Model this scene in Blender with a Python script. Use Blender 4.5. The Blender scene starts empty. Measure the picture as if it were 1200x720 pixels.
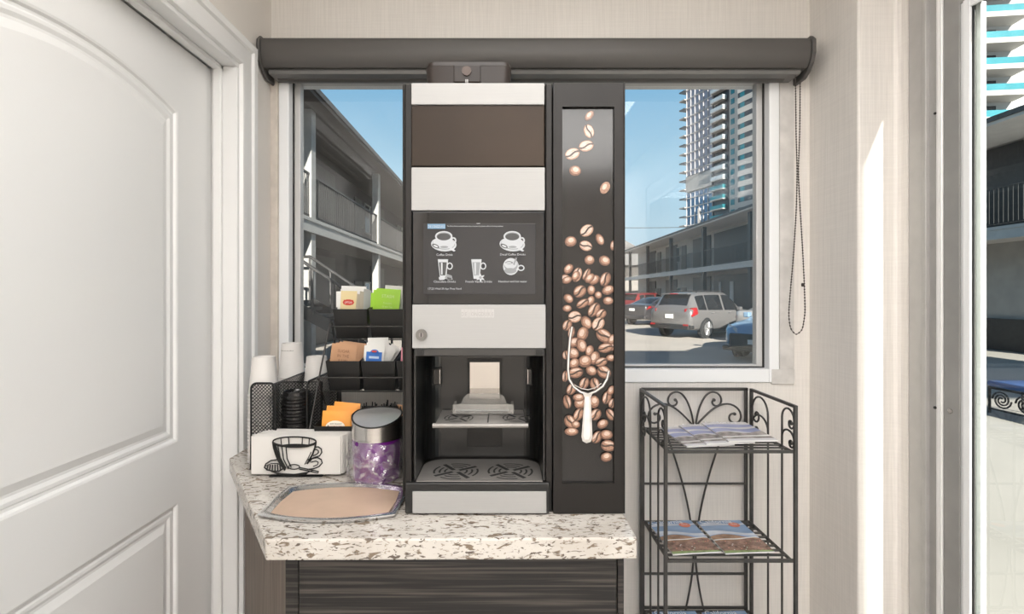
import bpy, bmesh, math, random
from mathutils import Vector, Matrix
R = math.radians
random.seed(7)
scene = bpy.context.scene
COL = scene.collection
EYE = 1.395
F = 600.0
def PX(px, Y): return (px - 590.0) * Y / F
def PZ(py, Y): return EYE - (py - 345.0) * Y / F

# ------------------------------------------------------------------ materials
def _nt(name):
    m = bpy.data.materials.new(name); m.use_nodes = True
    return m, m.node_tree, m.node_tree.nodes['Principled BSDF']
def M(name, col, rough=.5, metal=0., spec=.5, coat=0., emit=None, es=1., noise=None, bump=None, stretch=None, aniso=0., alpha=1., trans=0.):
    m, nt, b = _nt(name)
    b.inputs['Base Color'].default_value = (*col, 1)
    b.inputs['Roughness'].default_value = rough
    b.inputs['Metallic'].default_value = metal
    b.inputs['Specular IOR Level'].default_value = spec
    b.inputs['Coat Weight'].default_value = coat
    b.inputs['Coat Roughness'].default_value = .04
    b.inputs['Anisotropic'].default_value = aniso
    b.inputs['Transmission Weight'].default_value = trans
    if emit:
        b.inputs['Emission Color'].default_value = (*emit, 1); b.inputs['Emission Strength'].default_value = es
    if noise or bump:
        tc = nt.nodes.new('ShaderNodeTexCoord'); mp = nt.nodes.new('ShaderNodeMapping')
        nt.links.new(tc.outputs['Object'], mp.inputs['Vector'])
        if stretch: mp.inputs['Scale'].default_value = stretch
        if noise:
            n = nt.nodes.new('ShaderNodeTexNoise'); n.inputs['Scale'].default_value = noise[0]; n.inputs['Detail'].default_value = 4
            nt.links.new(mp.outputs[0], n.inputs['Vector'])
            r = nt.nodes.new('ShaderNodeValToRGB'); a = noise[1]
            r.color_ramp.elements[0].position = .3; r.color_ramp.elements[1].position = .7
            r.color_ramp.elements[0].color = (*[c * (1 - a) for c in col], 1)
            r.color_ramp.elements[1].color = (*[min(1, c * (1 + a)) for c in col], 1)
            nt.links.new(n.outputs['Fac'], r.inputs['Fac']); nt.links.new(r.outputs['Color'], b.inputs['Base Color'])
        if bump:
            n2 = nt.nodes.new('ShaderNodeTexNoise'); n2.inputs['Scale'].default_value = bump[0]; n2.inputs['Detail'].default_value = 3
            nt.links.new(mp.outputs[0], n2.inputs['Vector'])
            bm = nt.nodes.new('ShaderNodeBump'); bm.inputs['Strength'].default_value = bump[1]; bm.inputs['Distance'].default_value = .002
            nt.links.new(n2.outputs['Fac'], bm.inputs['Height']); nt.links.new(bm.outputs[0], b.inputs['Normal'])
    return m
def glass_mat(name, tint=(1, 1, 1), gain=1.0, ior=1.5):
    m = bpy.data.materials.new(name); m.use_nodes = True; nt = m.node_tree; nt.nodes.clear()
    o = nt.nodes.new('ShaderNodeOutputMaterial'); mx = nt.nodes.new('ShaderNodeMixShader')
    t = nt.nodes.new('ShaderNodeBsdfTransparent'); t.inputs[0].default_value = (*tint, 1)
    g = nt.nodes.new('ShaderNodeBsdfGlossy'); g.inputs['Roughness'].default_value = .0
    fr = nt.nodes.new('ShaderNodeFresnel'); fr.inputs[0].default_value = ior
    ge = nt.nodes.new('ShaderNodeNewGeometry')
    s = nt.nodes.new('ShaderNodeMath'); s.operation = 'SUBTRACT'; s.inputs[0].default_value = gain
    nt.links.new(ge.outputs['Backfacing'], s.inputs[1])
    mu = nt.nodes.new('ShaderNodeMath'); mu.operation = 'MULTIPLY'; mu.use_clamp = True
    nt.links.new(fr.outputs[0], mu.inputs[0])
    s2 = nt.nodes.new('ShaderNodeMath'); s2.operation = 'MULTIPLY'; s2.inputs[1].default_value = gain
    s.inputs[0].default_value = 1.0
    nt.links.new(s.outputs[0], s2.inputs[0]); nt.links.new(s2.outputs[0], mu.inputs[1])
    nt.links.new(mu.outputs[0], mx.inputs[0]); nt.links.new(t.outputs[0], mx.inputs[1]); nt.links.new(g.outputs[0], mx.inputs[2])
    nt.links.new(mx.outputs[0], o.inputs[0])
    return m
def film_mat(name, col, fac, rough=.15):
    m = bpy.data.materials.new(name); m.use_nodes = True; nt = m.node_tree; b = nt.nodes['Principled BSDF']
    b.inputs['Base Color'].default_value = (*col, 1); b.inputs['Roughness'].default_value = rough
    o = nt.nodes['Material Output']; mx = nt.nodes.new('ShaderNodeMixShader'); t = nt.nodes.new('ShaderNodeBsdfTransparent')
    mx.inputs[0].default_value = fac
    nt.links.new(t.outputs[0], mx.inputs[1]); nt.links.new(b.outputs[0], mx.inputs[2]); nt.links.new(mx.outputs[0], o.inputs[0])
    return m
def mesh_mat(name, col, pitch):
    """expanded-metal mesh: diagonal wires with real see-through holes"""
    m = bpy.data.materials.new(name); m.use_nodes = True; nt = m.node_tree; b = nt.nodes['Principled BSDF']
    b.inputs['Base Color'].default_value = (*col, 1); b.inputs['Roughness'].default_value = .45; b.inputs['Metallic'].default_value = .3
    o = nt.nodes['Material Output']
    tc = nt.nodes.new('ShaderNodeTexCoord'); sp = nt.nodes.new('ShaderNodeSeparateXYZ'); nt.links.new(tc.outputs['Object'], sp.inputs[0])
    def math_(op, a, bb, clamp=False):
        n = nt.nodes.new('ShaderNodeMath'); n.operation = op
        for i, v in enumerate((a, bb)):
            if v is None: continue
            if isinstance(v, (int, float)): n.inputs[i].default_value = v
            else: nt.links.new(v, n.inputs[i])
        return n.outputs[0]
    h = math_('ADD', sp.outputs['X'], sp.outputs['Y'])
    k = math.pi / pitch
    s1 = math_('SINE', math_('MULTIPLY', math_('ADD', h, sp.outputs['Z']), k), None)
    s2 = math_('SINE', math_('MULTIPLY', math_('SUBTRACT', h, sp.outputs['Z']), k), None)
    mn = math_('MINIMUM', math_('ABSOLUTE', s1, None), math_('ABSOLUTE', s2, None))
    hole = math_('GREATER_THAN', mn, .36)
    mx = nt.nodes.new('ShaderNodeMixShader'); t = nt.nodes.new('ShaderNodeBsdfTransparent')
    nt.links.new(hole, mx.inputs[0]); nt.links.new(b.outputs[0], mx.inputs[1]); nt.links.new(t.outputs[0], mx.inputs[2]); nt.links.new(mx.outputs[0], o.inputs[0])
    return m
def quartz_mat():
    m, nt, b = _nt('speckled_quartz'); b.inputs['Roughness'].default_value = .22
    tc = nt.nodes.new('ShaderNodeTexCoord')
    def flecks(scale, stretch, rot, p0, p1, seed):
        mp = nt.nodes.new('ShaderNodeMapping'); mp.inputs['Scale'].default_value = stretch; mp.inputs['Rotation'].default_value = (0, 0, rot); mp.inputs['Location'].default_value = (seed, seed * 2, seed)
        nt.links.new(tc.outputs['Object'], mp.inputs[0])
        n = nt.nodes.new('ShaderNodeTexNoise'); n.inputs['Scale'].default_value = scale; n.inputs['Detail'].default_value = 3; n.inputs['Distortion'].default_value = .8
        nt.links.new(mp.outputs[0], n.inputs['Vector'])
        r = nt.nodes.new('ShaderNodeValToRGB'); r.color_ramp.elements[0].position = p0; r.color_ramp.elements[1].position = p1
        nt.links.new(n.outputs['Fac'], r.inputs[0]); return r.outputs[0]
    def mix(fac, a, bb):
        n = nt.nodes.new('ShaderNodeMix'); n.data_type = 'RGBA'; nt.links.new(fac, n.inputs[0])
        for i, v in ((6, a), (7, bb)):
            if isinstance(v, tuple): n.inputs[i].default_value = (*v, 1)
            else: nt.links.new(v, n.inputs[i])
        return n.outputs[2]
    c = mix(flecks(9, (1, 1, 1), 0, .4, .65, 3), (.60, .565, .52), (.52, .48, .435))
    c = mix(flecks(30, (1, 2.0, 2.4), .5, .595, .64, 1), c, (.20, .155, .115))
    c = mix(flecks(62, (1.0, 2.4, 2.6), -.4, .585, .64, 9), c, (.13, .105, .085))
    c = mix(flecks(90, (1, 1.8, 1.8), .1, .62, .67, 5), c, (.35, .30, .25))
    nt.links.new(c, b.inputs['Base Color']); return m
def wood_mat(name, dark, light, sc=(1.5, 60, 60), p=(.42, .72), rough=.4):
    m, nt, b = _nt(name); b.inputs['Roughness'].default_value = rough
    tc = nt.nodes.new('ShaderNodeTexCoord'); mp = nt.nodes.new('ShaderNodeMapping'); mp.inputs['Scale'].default_value = sc
    nt.links.new(tc.outputs['Object'], mp.inputs[0])
    n = nt.nodes.new('ShaderNodeTexNoise'); n.inputs['Scale'].default_value = 2.2; n.inputs['Detail'].default_value = 5; n.inputs['Distortion'].default_value = .25
    nt.links.new(mp.outputs[0], n.inputs['Vector'])
    r = nt.nodes.new('ShaderNodeValToRGB'); r.color_ramp.elements[0].position = p[0]; r.color_ramp.elements[1].position = p[1]
    r.color_ramp.elements[0].color = (*dark, 1); r.color_ramp.elements[1].color = (*light, 1)
    nt.links.new(n.outputs['Fac'], r.inputs[0]); nt.links.new(r.outputs[0], b.inputs['Base Color']); return m
def wallpaper_mat(name, col):
    m, nt, b = _nt(name); b.inputs['Roughness'].default_value = .6
    tc = nt.nodes.new('ShaderNodeTexCoord')
    outs = []
    for sc in ((260, 260, 6), (6, 6, 240)):
        mp = nt.nodes.new('ShaderNodeMapping'); mp.inputs['Scale'].default_value = sc; nt.links.new(tc.outputs['Object'], mp.inputs[0])
        n = nt.nodes.new('ShaderNodeTexNoise'); n.inputs['Scale'].default_value = 1.; n.inputs['Detail'].default_value = 2
        nt.links.new(mp.outputs[0], n.inputs['Vector']); outs.append(n.outputs['Fac'])
    a = nt.nodes.new('ShaderNodeMath'); a.operation = 'MULTIPLY_ADD'; a.inputs[1].default_value = .45; nt.links.new(outs[1], a.inputs[0]); nt.links.new(outs[0], a.inputs[2])
    r = nt.nodes.new('ShaderNodeValToRGB'); r.color_ramp.elements[0].position = .35; r.color_ramp.elements[1].position = .65
    h = nt.nodes.new('ShaderNodeMath'); h.operation = 'MULTIPLY'; h.inputs[1].default_value = .69; nt.links.new(a.outputs[0], h.inputs[0])
    r.color_ramp.elements[0].color = (*[c * .93 for c in col], 1); r.color_ramp.elements[1].color = (*[min(1, c * 1.04) for c in col], 1)
    nt.links.new(h.outputs[0], r.inputs[0]); nt.links.new(r.outputs[0], b.inputs['Base Color'])
    bp = nt.nodes.new('ShaderNodeBump'); bp.inputs['Strength'].default_value = .15; bp.inputs['Distance'].default_value = .001
    nt.links.new(h.outputs[0], bp.inputs['Height']); nt.links.new(bp.outputs[0], b.inputs['Normal']); return m

# ------------------------------------------------------------------ mesh builder
class MB:
    def __init__(s): s.v = []; s.f = []; s.mi = []; s.m = 0
    def mat(s, i): s.m = i; return s
    def add(s, vs, fs):
        o = len(s.v); s.v += [tuple(v) for v in vs]
        for f in fs: s.f.append([i + o for i in f]); s.mi.append(s.m)
        return s
    def box(s, x0, x1, y0, y1, z0, z1):
        x0, x1 = min(x0, x1), max(x0, x1); y0, y1 = min(y0, y1), max(y0, y1); z0, z1 = min(z0, z1), max(z0, z1)
        return s.add([(x, y, z) for z in (z0, z1) for y in (y0, y1) for x in (x0, x1)],
                     [(0, 2, 3, 1), (4, 5, 7, 6), (0, 1, 5, 4), (2, 6, 7, 3), (0, 4, 6, 2), (1, 3, 7, 5)])
    def obox(s, mat, sx, sy, sz):
        vs = [mat @ Vector((x * sx / 2, y * sy / 2, z * sz / 2)) for z in (-1, 1) for y in (-1, 1) for x in (-1, 1)]
        return s.add(vs, [(0, 2, 3, 1), (4, 5, 7, 6), (0, 1, 5, 4), (2, 6, 7, 3), (0, 4, 6, 2), (1, 3, 7, 5)])
    def prism(s, pts, vec):
        n = len(pts); vec = Vector(vec); a = [Vector(p) for p in pts]; b = [p + vec for p in a]
        return s.add(a + b, [tuple(range(n - 1, -1, -1)), tuple(range(n, 2 * n))] + [(i, (i + 1) % n, n + (i + 1) % n, n + i) for i in range(n)])
    def poly(s, pts): return s.add(pts, [tuple(range(len(pts)))])
    def tube(s, pts, r, n=8, closed=False, flat=None):
        P = [Vector(p) for p in pts]; k = len(P); rs = r if isinstance(r, (list, tuple)) else [r] * k
        T = []
        for i in range(k):
            a = P[(i - 1) % k] if (closed or i > 0) else P[i]; b = P[(i + 1) % k] if (closed or i < k - 1) else P[i]
            t = (b - a); T.append(t.normalized() if t.length > 1e-9 else Vector((0, 0, 1)))
        u = T[0].orthogonal().normalized(); vs = []
        for i in range(k):
            u = (u - T[i] * u.dot(T[i])); u = u.normalized() if u.length > 1e-6 else T[i].orthogonal().normalized()
            w = T[i].cross(u)
            for j in range(n):
                a = 2 * math.pi * (j + .5) / n
                vs.append(P[i] + (u * math.cos(a) + w * math.sin(a)) * rs[i])
        fs = []
        for i in range(k if closed else k - 1):
            i2 = (i + 1) % k
            for j in range(n): fs.append((i * n + j, i * n + (j + 1) % n, i2 * n + (j + 1) % n, i2 * n + j))
        if not closed: fs += [tuple(range(n - 1, -1, -1)), tuple(range((k - 1) * n, k * n))]
        return s.add(vs, fs)
    def lathe(s, prof, c=(0, 0, 0), n=28, axis='z', capb=True, capt=True):
        vs = []; c = Vector(c)
        for r, h in prof:
            for j in range(n):
                a = 2 * math.pi * j / n; x, y = r * math.cos(a), r * math.sin(a)
                vs.append(c + (Vector((x, y, h)) if axis == 'z' else Vector((x, h, y)) if axis == 'y' else Vector((h, x, y))))
        fs = []; k = len(prof)
        for i in range(k - 1):
            for j in range(n): fs.append((i * n + j, i * n + (j + 1) % n, (i + 1) * n + (j + 1) % n, (i + 1) * n + j))
        if capb: fs.append(tuple(range(n - 1, -1, -1)))
        if capt: fs.append(tuple(range((k - 1) * n, k * n)))
        return s.add(vs, fs)
    def ell(s, c, u, w, rx, ry, n=20, a0=0., a1=2 * math.pi):
        c, u, w = Vector(c), Vector(u), Vector(w); full = abs(a1 - a0 - 2 * math.pi) < 1e-6
        return s.poly([c + u * rx * math.cos(a0 + (a1 - a0) * i / (n if full else n - 1)) + w * ry * math.sin(a0 + (a1 - a0) * i / (n if full else n - 1)) for i in range(n)])
    def ring(s, c, u, w, rx, ry, t, n=24, a0=0., a1=2 * math.pi):
        c, u, w = Vector(c), Vector(u), Vector(w); vs = []; fs = []
        for i in range(n + 1):
            a = a0 + (a1 - a0) * i / n
            for k in (0, 1): vs.append(c + u * (rx - k * t) * math.cos(a) + w * (ry - k * t) * math.sin(a))
            if i: fs.append((2 * i - 2, 2 * i, 2 * i + 1, 2 * i - 1))
        return s.add(vs, fs)
    def ribbon(s, pts, nrm, wd):
        P = [Vector(p) for p in pts]; nrm = Vector(nrm); vs = []; fs = []
        for i in range(len(P)):
            t = (P[min(i + 1, len(P) - 1)] - P[max(i - 1, 0)]).normalized(); d = t.cross(nrm).normalized() * wd / 2
            vs += [P[i] + d, P[i] - d]
            if i: fs.append((2 * i - 2, 2 * i, 2 * i + 1, 2 * i - 1))
        return s.add(vs, fs)
    def text(s, body, o, u, w, size, align='LEFT', xs=1.0):
        cu = bpy.data.curves.new('lettering', 'FONT'); cu.body = body; cu.size = size; cu.align_x = align; cu.resolution_u = 2
        ob = bpy.data.objects.new('lettering', cu); COL.objects.link(ob)
        dg = bpy.context.evaluated_depsgraph_get(); me = bpy.data.meshes.new_from_object(ob.evaluated_get(dg))
        o, u, w = Vector(o), Vector(u), Vector(w)
        s.add([o + u * v.co.x * xs + w * v.co.y for v in me.vertices], [tuple(p.vertices) for p in me.polygons])
        bpy.data.objects.remove(ob); bpy.data.curves.remove(cu); bpy.data.meshes.remove(me); return s
    def build(s, name, mats, parent=None, bevel=0., smooth=None, origin=None, seg=2, recalc=True):
        me = bpy.data.meshes.new(name)
        o = Vector(origin) if origin is not None else Vector((0, 0, 0))
        me.from_pydata([tuple(Vector(v) - o) for v in s.v], [], s.f)
        if not isinstance(mats, (list, tuple)): mats = [mats]
        for m in mats: me.materials.append(m)
        for p, i in zip(me.polygons, s.mi): p.material_index = i
        if recalc:
            bm = bmesh.new(); bm.from_mesh(me); bmesh.ops.recalc_face_normals(bm, faces=bm.faces); bm.to_mesh(me); bm.free()
        if smooth is not None:
            for p in me.polygons: p.use_smooth = True
            me.set_sharp_from_angle(angle=R(smooth))
        ob = bpy.data.objects.new(name, me); COL.objects.link(ob); ob.location = o
        if parent is not None:
            ob.parent = parent
            ob.matrix_parent_inverse = parent.matrix_basis.inverted()
        if bevel:
            b = ob.modifiers.new('edge', 'BEVEL'); b.width = bevel; b.segments = seg; b.limit_method = 'ANGLE'; b.angle_limit = R(40)
        return ob
def tag(o, label=None, cat=None, group=None, kind=None):
    if label: o['label'] = label
    if cat: o['category'] = cat
    if group: o['group'] = group
    if kind: o['kind'] = kind
    return o
def thing(name, loc, label, cat, group=None, rz=0., kind=None):
    o = bpy.data.objects.new(name, None); COL.objects.link(o); o.location = loc; o.rotation_euler = (0, 0, rz); o.empty_display_size = .1
    return tag(o, label, cat, group, kind)
def lthing(name, label, cat, group=None):
    """thing built around its own local origin; moved into place afterwards"""
    return thing(name, (0, 0, 0), label, cat, group)
def copy_tree(o, parent=None, loc=None, rz=None, label=None):
    c = o.copy(); COL.objects.link(c)
    if parent is not None: c.parent = parent
    if loc is not None: c.location = loc
    if rz is not None: c.rotation_euler = (c.rotation_euler[0], c.rotation_euler[1], rz)
    if label: c['label'] = label
    for ch in list(o.children): copy_tree(ch, c)
    return c
def struct(name, mb, mats, parent=None, bevel=0., smooth=None):
    o = mb.build(name, mats, parent, bevel, smooth)
    if parent is None: o['kind'] = 'structure'
    return o
def arc(c, r, a0, a1, n, plane='xz', y=0.):
    out = []
    for i in range(n + 1):
        a = R(a0 + (a1 - a0) * i / n); p, q = c[0] + r * math.cos(a), c[1] + r * math.sin(a)
        out.append((p, y, q) if plane == 'xz' else (y, p, q) if plane == 'yz' else (p, q, y))
    return out
def bez(p0, p1, p2, p3, n=10):
    p0, p1, p2, p3 = map(Vector, (p0, p1, p2, p3)); out = []
    for i in range(n + 1):
        t = i / n; u = 1 - t
        out.append(p0 * u ** 3 + p1 * 3 * u * u * t + p2 * 3 * u * t * t + p3 * t ** 3)
    return out

# palette
WALL = wallpaper_mat('linen_wallpaper', (.76, .725, .685))
WALLP = M('beige_wall_paint', (.74, .70, .655), .6, bump=(120, .1))
WHITEP = M('white_gloss_paint', (.775, .77, .76), .28, bump=(240, .04))
VINYL = M('white_vinyl', (.86, .87, .88), .35, bump=(300, .02))
ALU_F = M('anodised_window_metal', (.62, .61, .60), .42, .2, bump=(200, .03))
ALU_S = M('grey_stile_metal', (.33, .325, .315), .4, .25, noise=(20, .05))
ALU_D = M('grey_door_metal', (.46, .45, .435), .4, .25, noise=(20, .05))
ALU_L = M('pale_door_metal', (.80, .79, .78), .35, .15, noise=(20, .03))
GASK = M('black_gasket', (.02, .02, .02), .6, noise=(60, .2))
GLASS = glass_mat('window_glass', (.97, .97, .955), 1.8)
CEILM = M('ceiling_paint', (.85, .84, .82), .7, bump=(90, .1))
FLOORM = M('pale_floor_tile', (.56, .54, .52), .35, noise=(6, .15))
QUARTZ = quartz_mat()
WOOD = wood_mat('dark_striped_laminate', (.005, .0042, .0038), (.062, .052, .045), (1.3, 80, 80), (.45, .66))
WOODS = wood_mat('lit_side_laminate', (.10, .072, .055), (.19, .145, .115), (30, 30, 1.5), (.35, .7), .5)  # brown cabinet laminate with the side's light put into its colour
BODY = M('bronze_black_shell', (.014, .012, .011), .42, .0, spec=.3, bump=(400, .02))
BODYB = M('bronze_door_panel', (.040, .026, .017), .42, .0, spec=.22, noise=(2.5, .25))
BLACKP = M('black_plastic', (.009, .009, .009), .4, bump=(500, .03))
BLACKG = M('gloss_black_glass', (.008, .008, .009), .04, spec=.6, noise=(5, .05))
ALU = M('brushed_aluminium', (.385, .38, .374), .55, .12, spec=.3, noise=(3, .03), stretch=(3, 3, 400), bump=(6, .05))
STEEL = M('brushed_steel', (.62, .60, .58), .26, 1., noise=(3, .05), stretch=(2, 2, 120))
CHROME = M('polished_chrome', (.62, .60, .575), .06, 1., noise=(4, .03))
WIRE = M('pewter_wire', (.075, .071, .068), .42, .6, noise=(40, .15))
BLKW = M('black_wire', (.012, .012, .012), .4, .3, noise=(50, .2))
BMESH = mesh_mat('black_wire_mesh', (.014, .014, .014), .0098)
PAPERW = M('white_paper', (.69, .67, .64), .75, bump=(150, .08))
CUPM = M('white_paper_cup', (.67, .645, .62), .55, bump=(200, .04))
LIDM = M('black_cup_lid', (.012, .0115, .0115), .15, noise=(30, .2))
BLIND = M('dark_grey_blind', (.085, .079, .074), .5, .1, bump=(300, .05))
BLINDB = M('grey_blind_rail', (.17, .165, .16), .42, .3, bump=(300, .04))
TRAYC = M('clear_film', (1, 1, 1), .1)
INK = M('dark_print_ink', (.02, .018, .016), .6, noise=(30, .1))
INKW = M('white_print_ink', (.9, .9, .9), .6, noise=(30, .03))
# ================================================================== room shell
YB = 1.83; XL = -.83; XR = 1.094; XD = 1.216; YJ = 1.579; YF = -3.4; ZC = 2.62
YD0 = 0.585; YD1 = 1.593; ZDOOR = 2.105            # door opening in the left wall
XW0, XW1, ZW0, ZW1 = -.803, .985, 1.078, 2.232     # window opening in the back wall
mb = MB()
mb.box(-1.2, XW0, YB, YB + .16, 0, ZC); mb.box(XW1, 1.42, YB, YB + .16, 0, ZC)
mb.box(XW0, XW1, YB, YB + .16, 0, ZW0); mb.box(XW0, XW1, YB, YB + .16, ZW1, ZC)
struct('wall_back', mb, WALL)
mb = MB()
mb.box(XL - .15, XL, YD1 + .03, YB, 0, ZC); mb.box(XL - .15, XL, YF, YD0 - .03, 0, ZC); mb.box(XL - .15, XL, YD0 - .03, YD1 + .03, ZDOOR + .03, ZC); mb.box(XL - .17, XL - .14, YF, YB, 0, ZC)
struct('wall_left', mb, WALLP)
mb = MB()
pts = [(XR, YB, 0), (XR, YJ + .006, 0), (XR + .002, YJ + .002, 0), (XR + .006, YJ, 0), (XD - .014, YJ, 0), (XD - .004, YJ - .004, 0), (XD, YJ - .014, 0), (XD, 1.541, 0), (1.42, 1.541, 0), (1.42, YB, 0)]
mb.prism(pts, (0, 0, ZC)); mb.box(XD, 1.42, YF, -.62, 0, ZC); mb.box(XD, 1.28, -.62, 1.541, 2.30, ZC)
struct('wall_right', mb, WALL)
struct('wall_front', MB().box(-1.2, 1.42, YF - .15, YF, 0, ZC), WALLP)
struct('floor', MB().box(-1.2, 1.42, YF - .15, YB + .16, -.12, 0), FLOORM)
struct('ceiling', MB().box(-1.2, 1.42, YF - .15, YB + .16, ZC, ZC + .2), CEILM)

# left door: jamb, stop, casing
mb = MB()
XDR = -.908   # door face plane
mb.box(XL - .138, -.8285, YD1, YD1 + .028, 0, ZDOOR); mb.box(XL - .138, -.8285, YD0 - .028, YD0, 0, ZDOOR)
mb.box(XL - .138, -.8285, YD0 - .028, YD1 + .028, ZDOOR, ZDOOR + .028)
mb.box(-.898, -.872, YD1 - .014, YD1, 0, ZDOOR); mb.box(-.898, -.872, YD0, YD1, ZDOOR - .014, ZDOOR)
struct('trim_1', mb, WHITEP, bevel=.003)
# casing with stepped moulding, swept around the opening
prof = [(0.0, 0.), (.004, .012), (.012, .015), (.03, .015), (.034, .011), (.06, .011), (.066, .018), (.082, .021), (.088, .018), (.09, 0.)]
def casing_rail(mb, prof):
    inn = .012
    path = [((YD1 + inn, 0), (1, 0)), ((YD1 + inn, ZDOOR + inn), (1, 1)), ((YD0 - inn, ZDOOR + inn), (-1, 1)), ((YD0 - inn, 0), (-1, 0))]
    k = len(prof); vs = []
    for (y, z), (dy, dz) in path:
        for w, t in prof: vs.append((XL + t, y + dy * w, z + dz * w))
    fs = []
    for i in range(3):
        for j in range(k): fs.append((i * k + j, i * k + (j + 1) % k, (i + 1) * k + (j + 1) % k, (i + 1) * k + j))
    mb.add(vs, fs + [tuple(range(k)), tuple(range(3 * k, 4 * k))])
mb = MB(); casing_rail(mb, prof); struct('trim_2', mb, WHITEP, smooth=25)

door = thing('door_1', (XDR, YD1, 0), 'white two-panel interior door with an arched upper panel at left', 'door', kind='structure')
# leaf front with pressed panels: rings of outline at stepped depth
def panel_outline(y0, y1, z0, z1, rise, inset):
    y0 += inset; y1 -= inset; z0 += inset; z1 -= inset
    pts = [(y0, z0), (y1, z0)]
    n = 28
    for i in range(n + 1):
        t = i / n; pts.append((y1 + (y0 - y1) * t, z1 + rise * (1 - (2 * t - 1) ** 2)))
    return pts
def door_leaf():
    mb = MB()
    y0, y1, zb, zt = YD0 + .003, YD1 - .004, .008, ZDOOR - .012
    panels = [(.765, 1.428, .985, 1.905, .055), (.765, 1.428, .20, .812, 0.)]
    # face built as grid strips around the panels
    x = XDR
    def q(ya, yb, za, zb_): mb.poly([(x, ya, za), (x, yb, za), (x, yb, zb_), (x, ya, zb_)])
    q(y0, .765, zb, zt); q(1.428, y1, zb, zt); q(.765, 1.428, zb, .20); q(.765, 1.428, .812, .985)
    n = 28
    o = panel_outline(*panels[0], 0)
    top = o[2:]
    for i in range(n):
        a, b = top[i], top[i + 1]
        mb.poly([(x, a[0], a[1]), (x, b[0], b[1]), (x, b[0], zt), (x, a[0], zt)])
    steps = [(0, 0), (.005, .002), (.009, .0075), (.015, .008), (.019, .0055), (.026, .0055), (.034, .0095), (.040, .0095), (.058, .003)]
    for p in panels:
        prev = None
        for ins, d in steps:
            cur = [(x - d, a, b) for a, b in panel_outline(*p, ins)]
            if prev:
                k = len(cur)
                for i in range(k): mb.poly([prev[i], prev[(i + 1) % k], cur[(i + 1) % k], cur[i]])
            prev = cur
        mb.poly(prev)
    mb.box(x - .042, x - .012, y0, y1, zb, zt)
    for a, b in ((y0, 'v'), (y1, 'v')): mb.poly([(x, a, zb), (x, a, zt), (x - .015, a, zt), (x - .015, a, zb)])
    mb.poly([(x, y0, zt), (x, y1, zt), (x - .015, y1, zt), (x - .015, y0, zt)])
    return mb
door_leaf().build('leaf', WHITEP, door, smooth=22)
hd = MB(); hd.lathe([(.03, 0), (.03, .006), (.012, .01), (.011, .045)], (XDR, .66, .95), 20, 'x'); hd.box(XDR + .035, XDR + .055, .66, .775, .94, .96)
hd.build('handle', STEEL, door, bevel=.003)

# window_1
win = thing('window_1', (.09, YB, ZW0), 'wide white framed window behind the coffee machine looking onto a car park', 'window', kind='structure')
def frame_ring(mb, x0, x1, z0, z1, w, ya, yb, wb=None, wt=None):
    wb = w if wb is None else wb; wt = w if wt is None else wt
    mb.box(x0, x0 + w, ya, yb, z0, z1); mb.box(x1 - w, x1, ya, yb, z0, z1)
    mb.box(x0 + w, x1 - w, ya, yb, z0, z0 + wb); mb.box(x0 + w, x1 - w, ya, yb, z1 - wt, z1)
mb = MB(); frame_ring(mb, XW0 + .002, XW1 - .002, ZW0 + .002, ZW1 - .002, .036, YB - .006, YB + .12, .048, .056)
mb.build('frame', VINYL, win, bevel=.003)
mb = MB()
xi0, xi1, zi0, zi1 = XW0 + .039, XW1 - .039, ZW0 + .051, ZW1 - .059
frame_ring(mb, xi0 - .001, xi1 + .001, zi0 - .001, zi1 + .001, .0035, YB + .029, YB + .05)
mb.build('gasket', GASK, win)
mb = MB(); frame_ring(mb, xi0 + .002, xi1 - .002, zi0 + .002, zi1 - .002, .022, YB + .036, YB + .068, .008, .004); mb.box(.06, .10, YB + .036, YB + .068, zi0 + .002, zi1 - .002)
mb.build('sash', ALU_F, win, bevel=.002)
mb = MB(); mb.box(xi0 + .020, .062, YB + .048, YB + .054, zi0 + .005, zi1 - .007); mb.build('pane', GLASS, win)
mb = MB(); mb.box(.098, xi1 - .020, YB + .048, YB + .054, zi0 + .005, zi1 - .007); mb.build('pane', GLASS, win)
mb = MB()   # worn flange strip to the right of the window and its bottom block
mb.box(XW1, XW1 + .052, YB - .004, YB + .004, ZW0 + .0, ZW1 + .02); mb.box(XW1 - .03, XW1 + .052, YB - .007, YB + .004, ZW0 - .004, ZW0 + .05)
struct('trim_3', mb, M('worn_grey_trim', (.60, .58, .555), .5, noise=(14, .16)), bevel=.002)
mb = MB(); mb.box(XW0 - .001, XW0 - .028, YB - .006, YB + .004, .95, ZW1 + .02); struct('trim_4', mb, M('tan_corner_trim', (.60, .545, .49), .6, noise=(20, .1)), bevel=.002)

# sliding glass door in the right wall (metal profiles seen edge on)
gd = thing('door_2', (XD, 1.0, 0), 'grey metal framed sliding glass door at right edge', 'door', kind='structure')
def vbar(name, ya, yb, xa, xb, mat, z0=0., z1=2.2, bev=.002):
    return MB().box(xa, xb, ya, yb, z0, z1).build(name, mat, gd, bevel=bev)
mb = MB(); mb.box(XD + .002, 1.34, 1.482, 1.539, 0, 2.3); mb.box(XD + .006, 1.34, 1.446, 1.482, 0, 2.3); mb.box(XD - .006, XD + .03, 1.468, 1.482, 0, 2.3)
mb.box(XD + .006, 1.34, -.61, -.56, 0, 2.3); mb.box(XD + .006, 1.275, -.56, 1.446, 2.25, 2.3); mb.box(XD + .006, 1.34, -.56, 1.446, 0, .03)
mb.build('frame', ALU_D, gd, bevel=.002)
mb = MB(); mb.tube([(XD + .004, 1.428, 0.0), (XD + .004, 1.428, 2.25)], .010, 10); mb.box(XD - .004, XD + .02, 1.420, 1.434, 0, 2.25)
mb.build('interlock_strip', ALU_L, gd, smooth=40)
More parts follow.
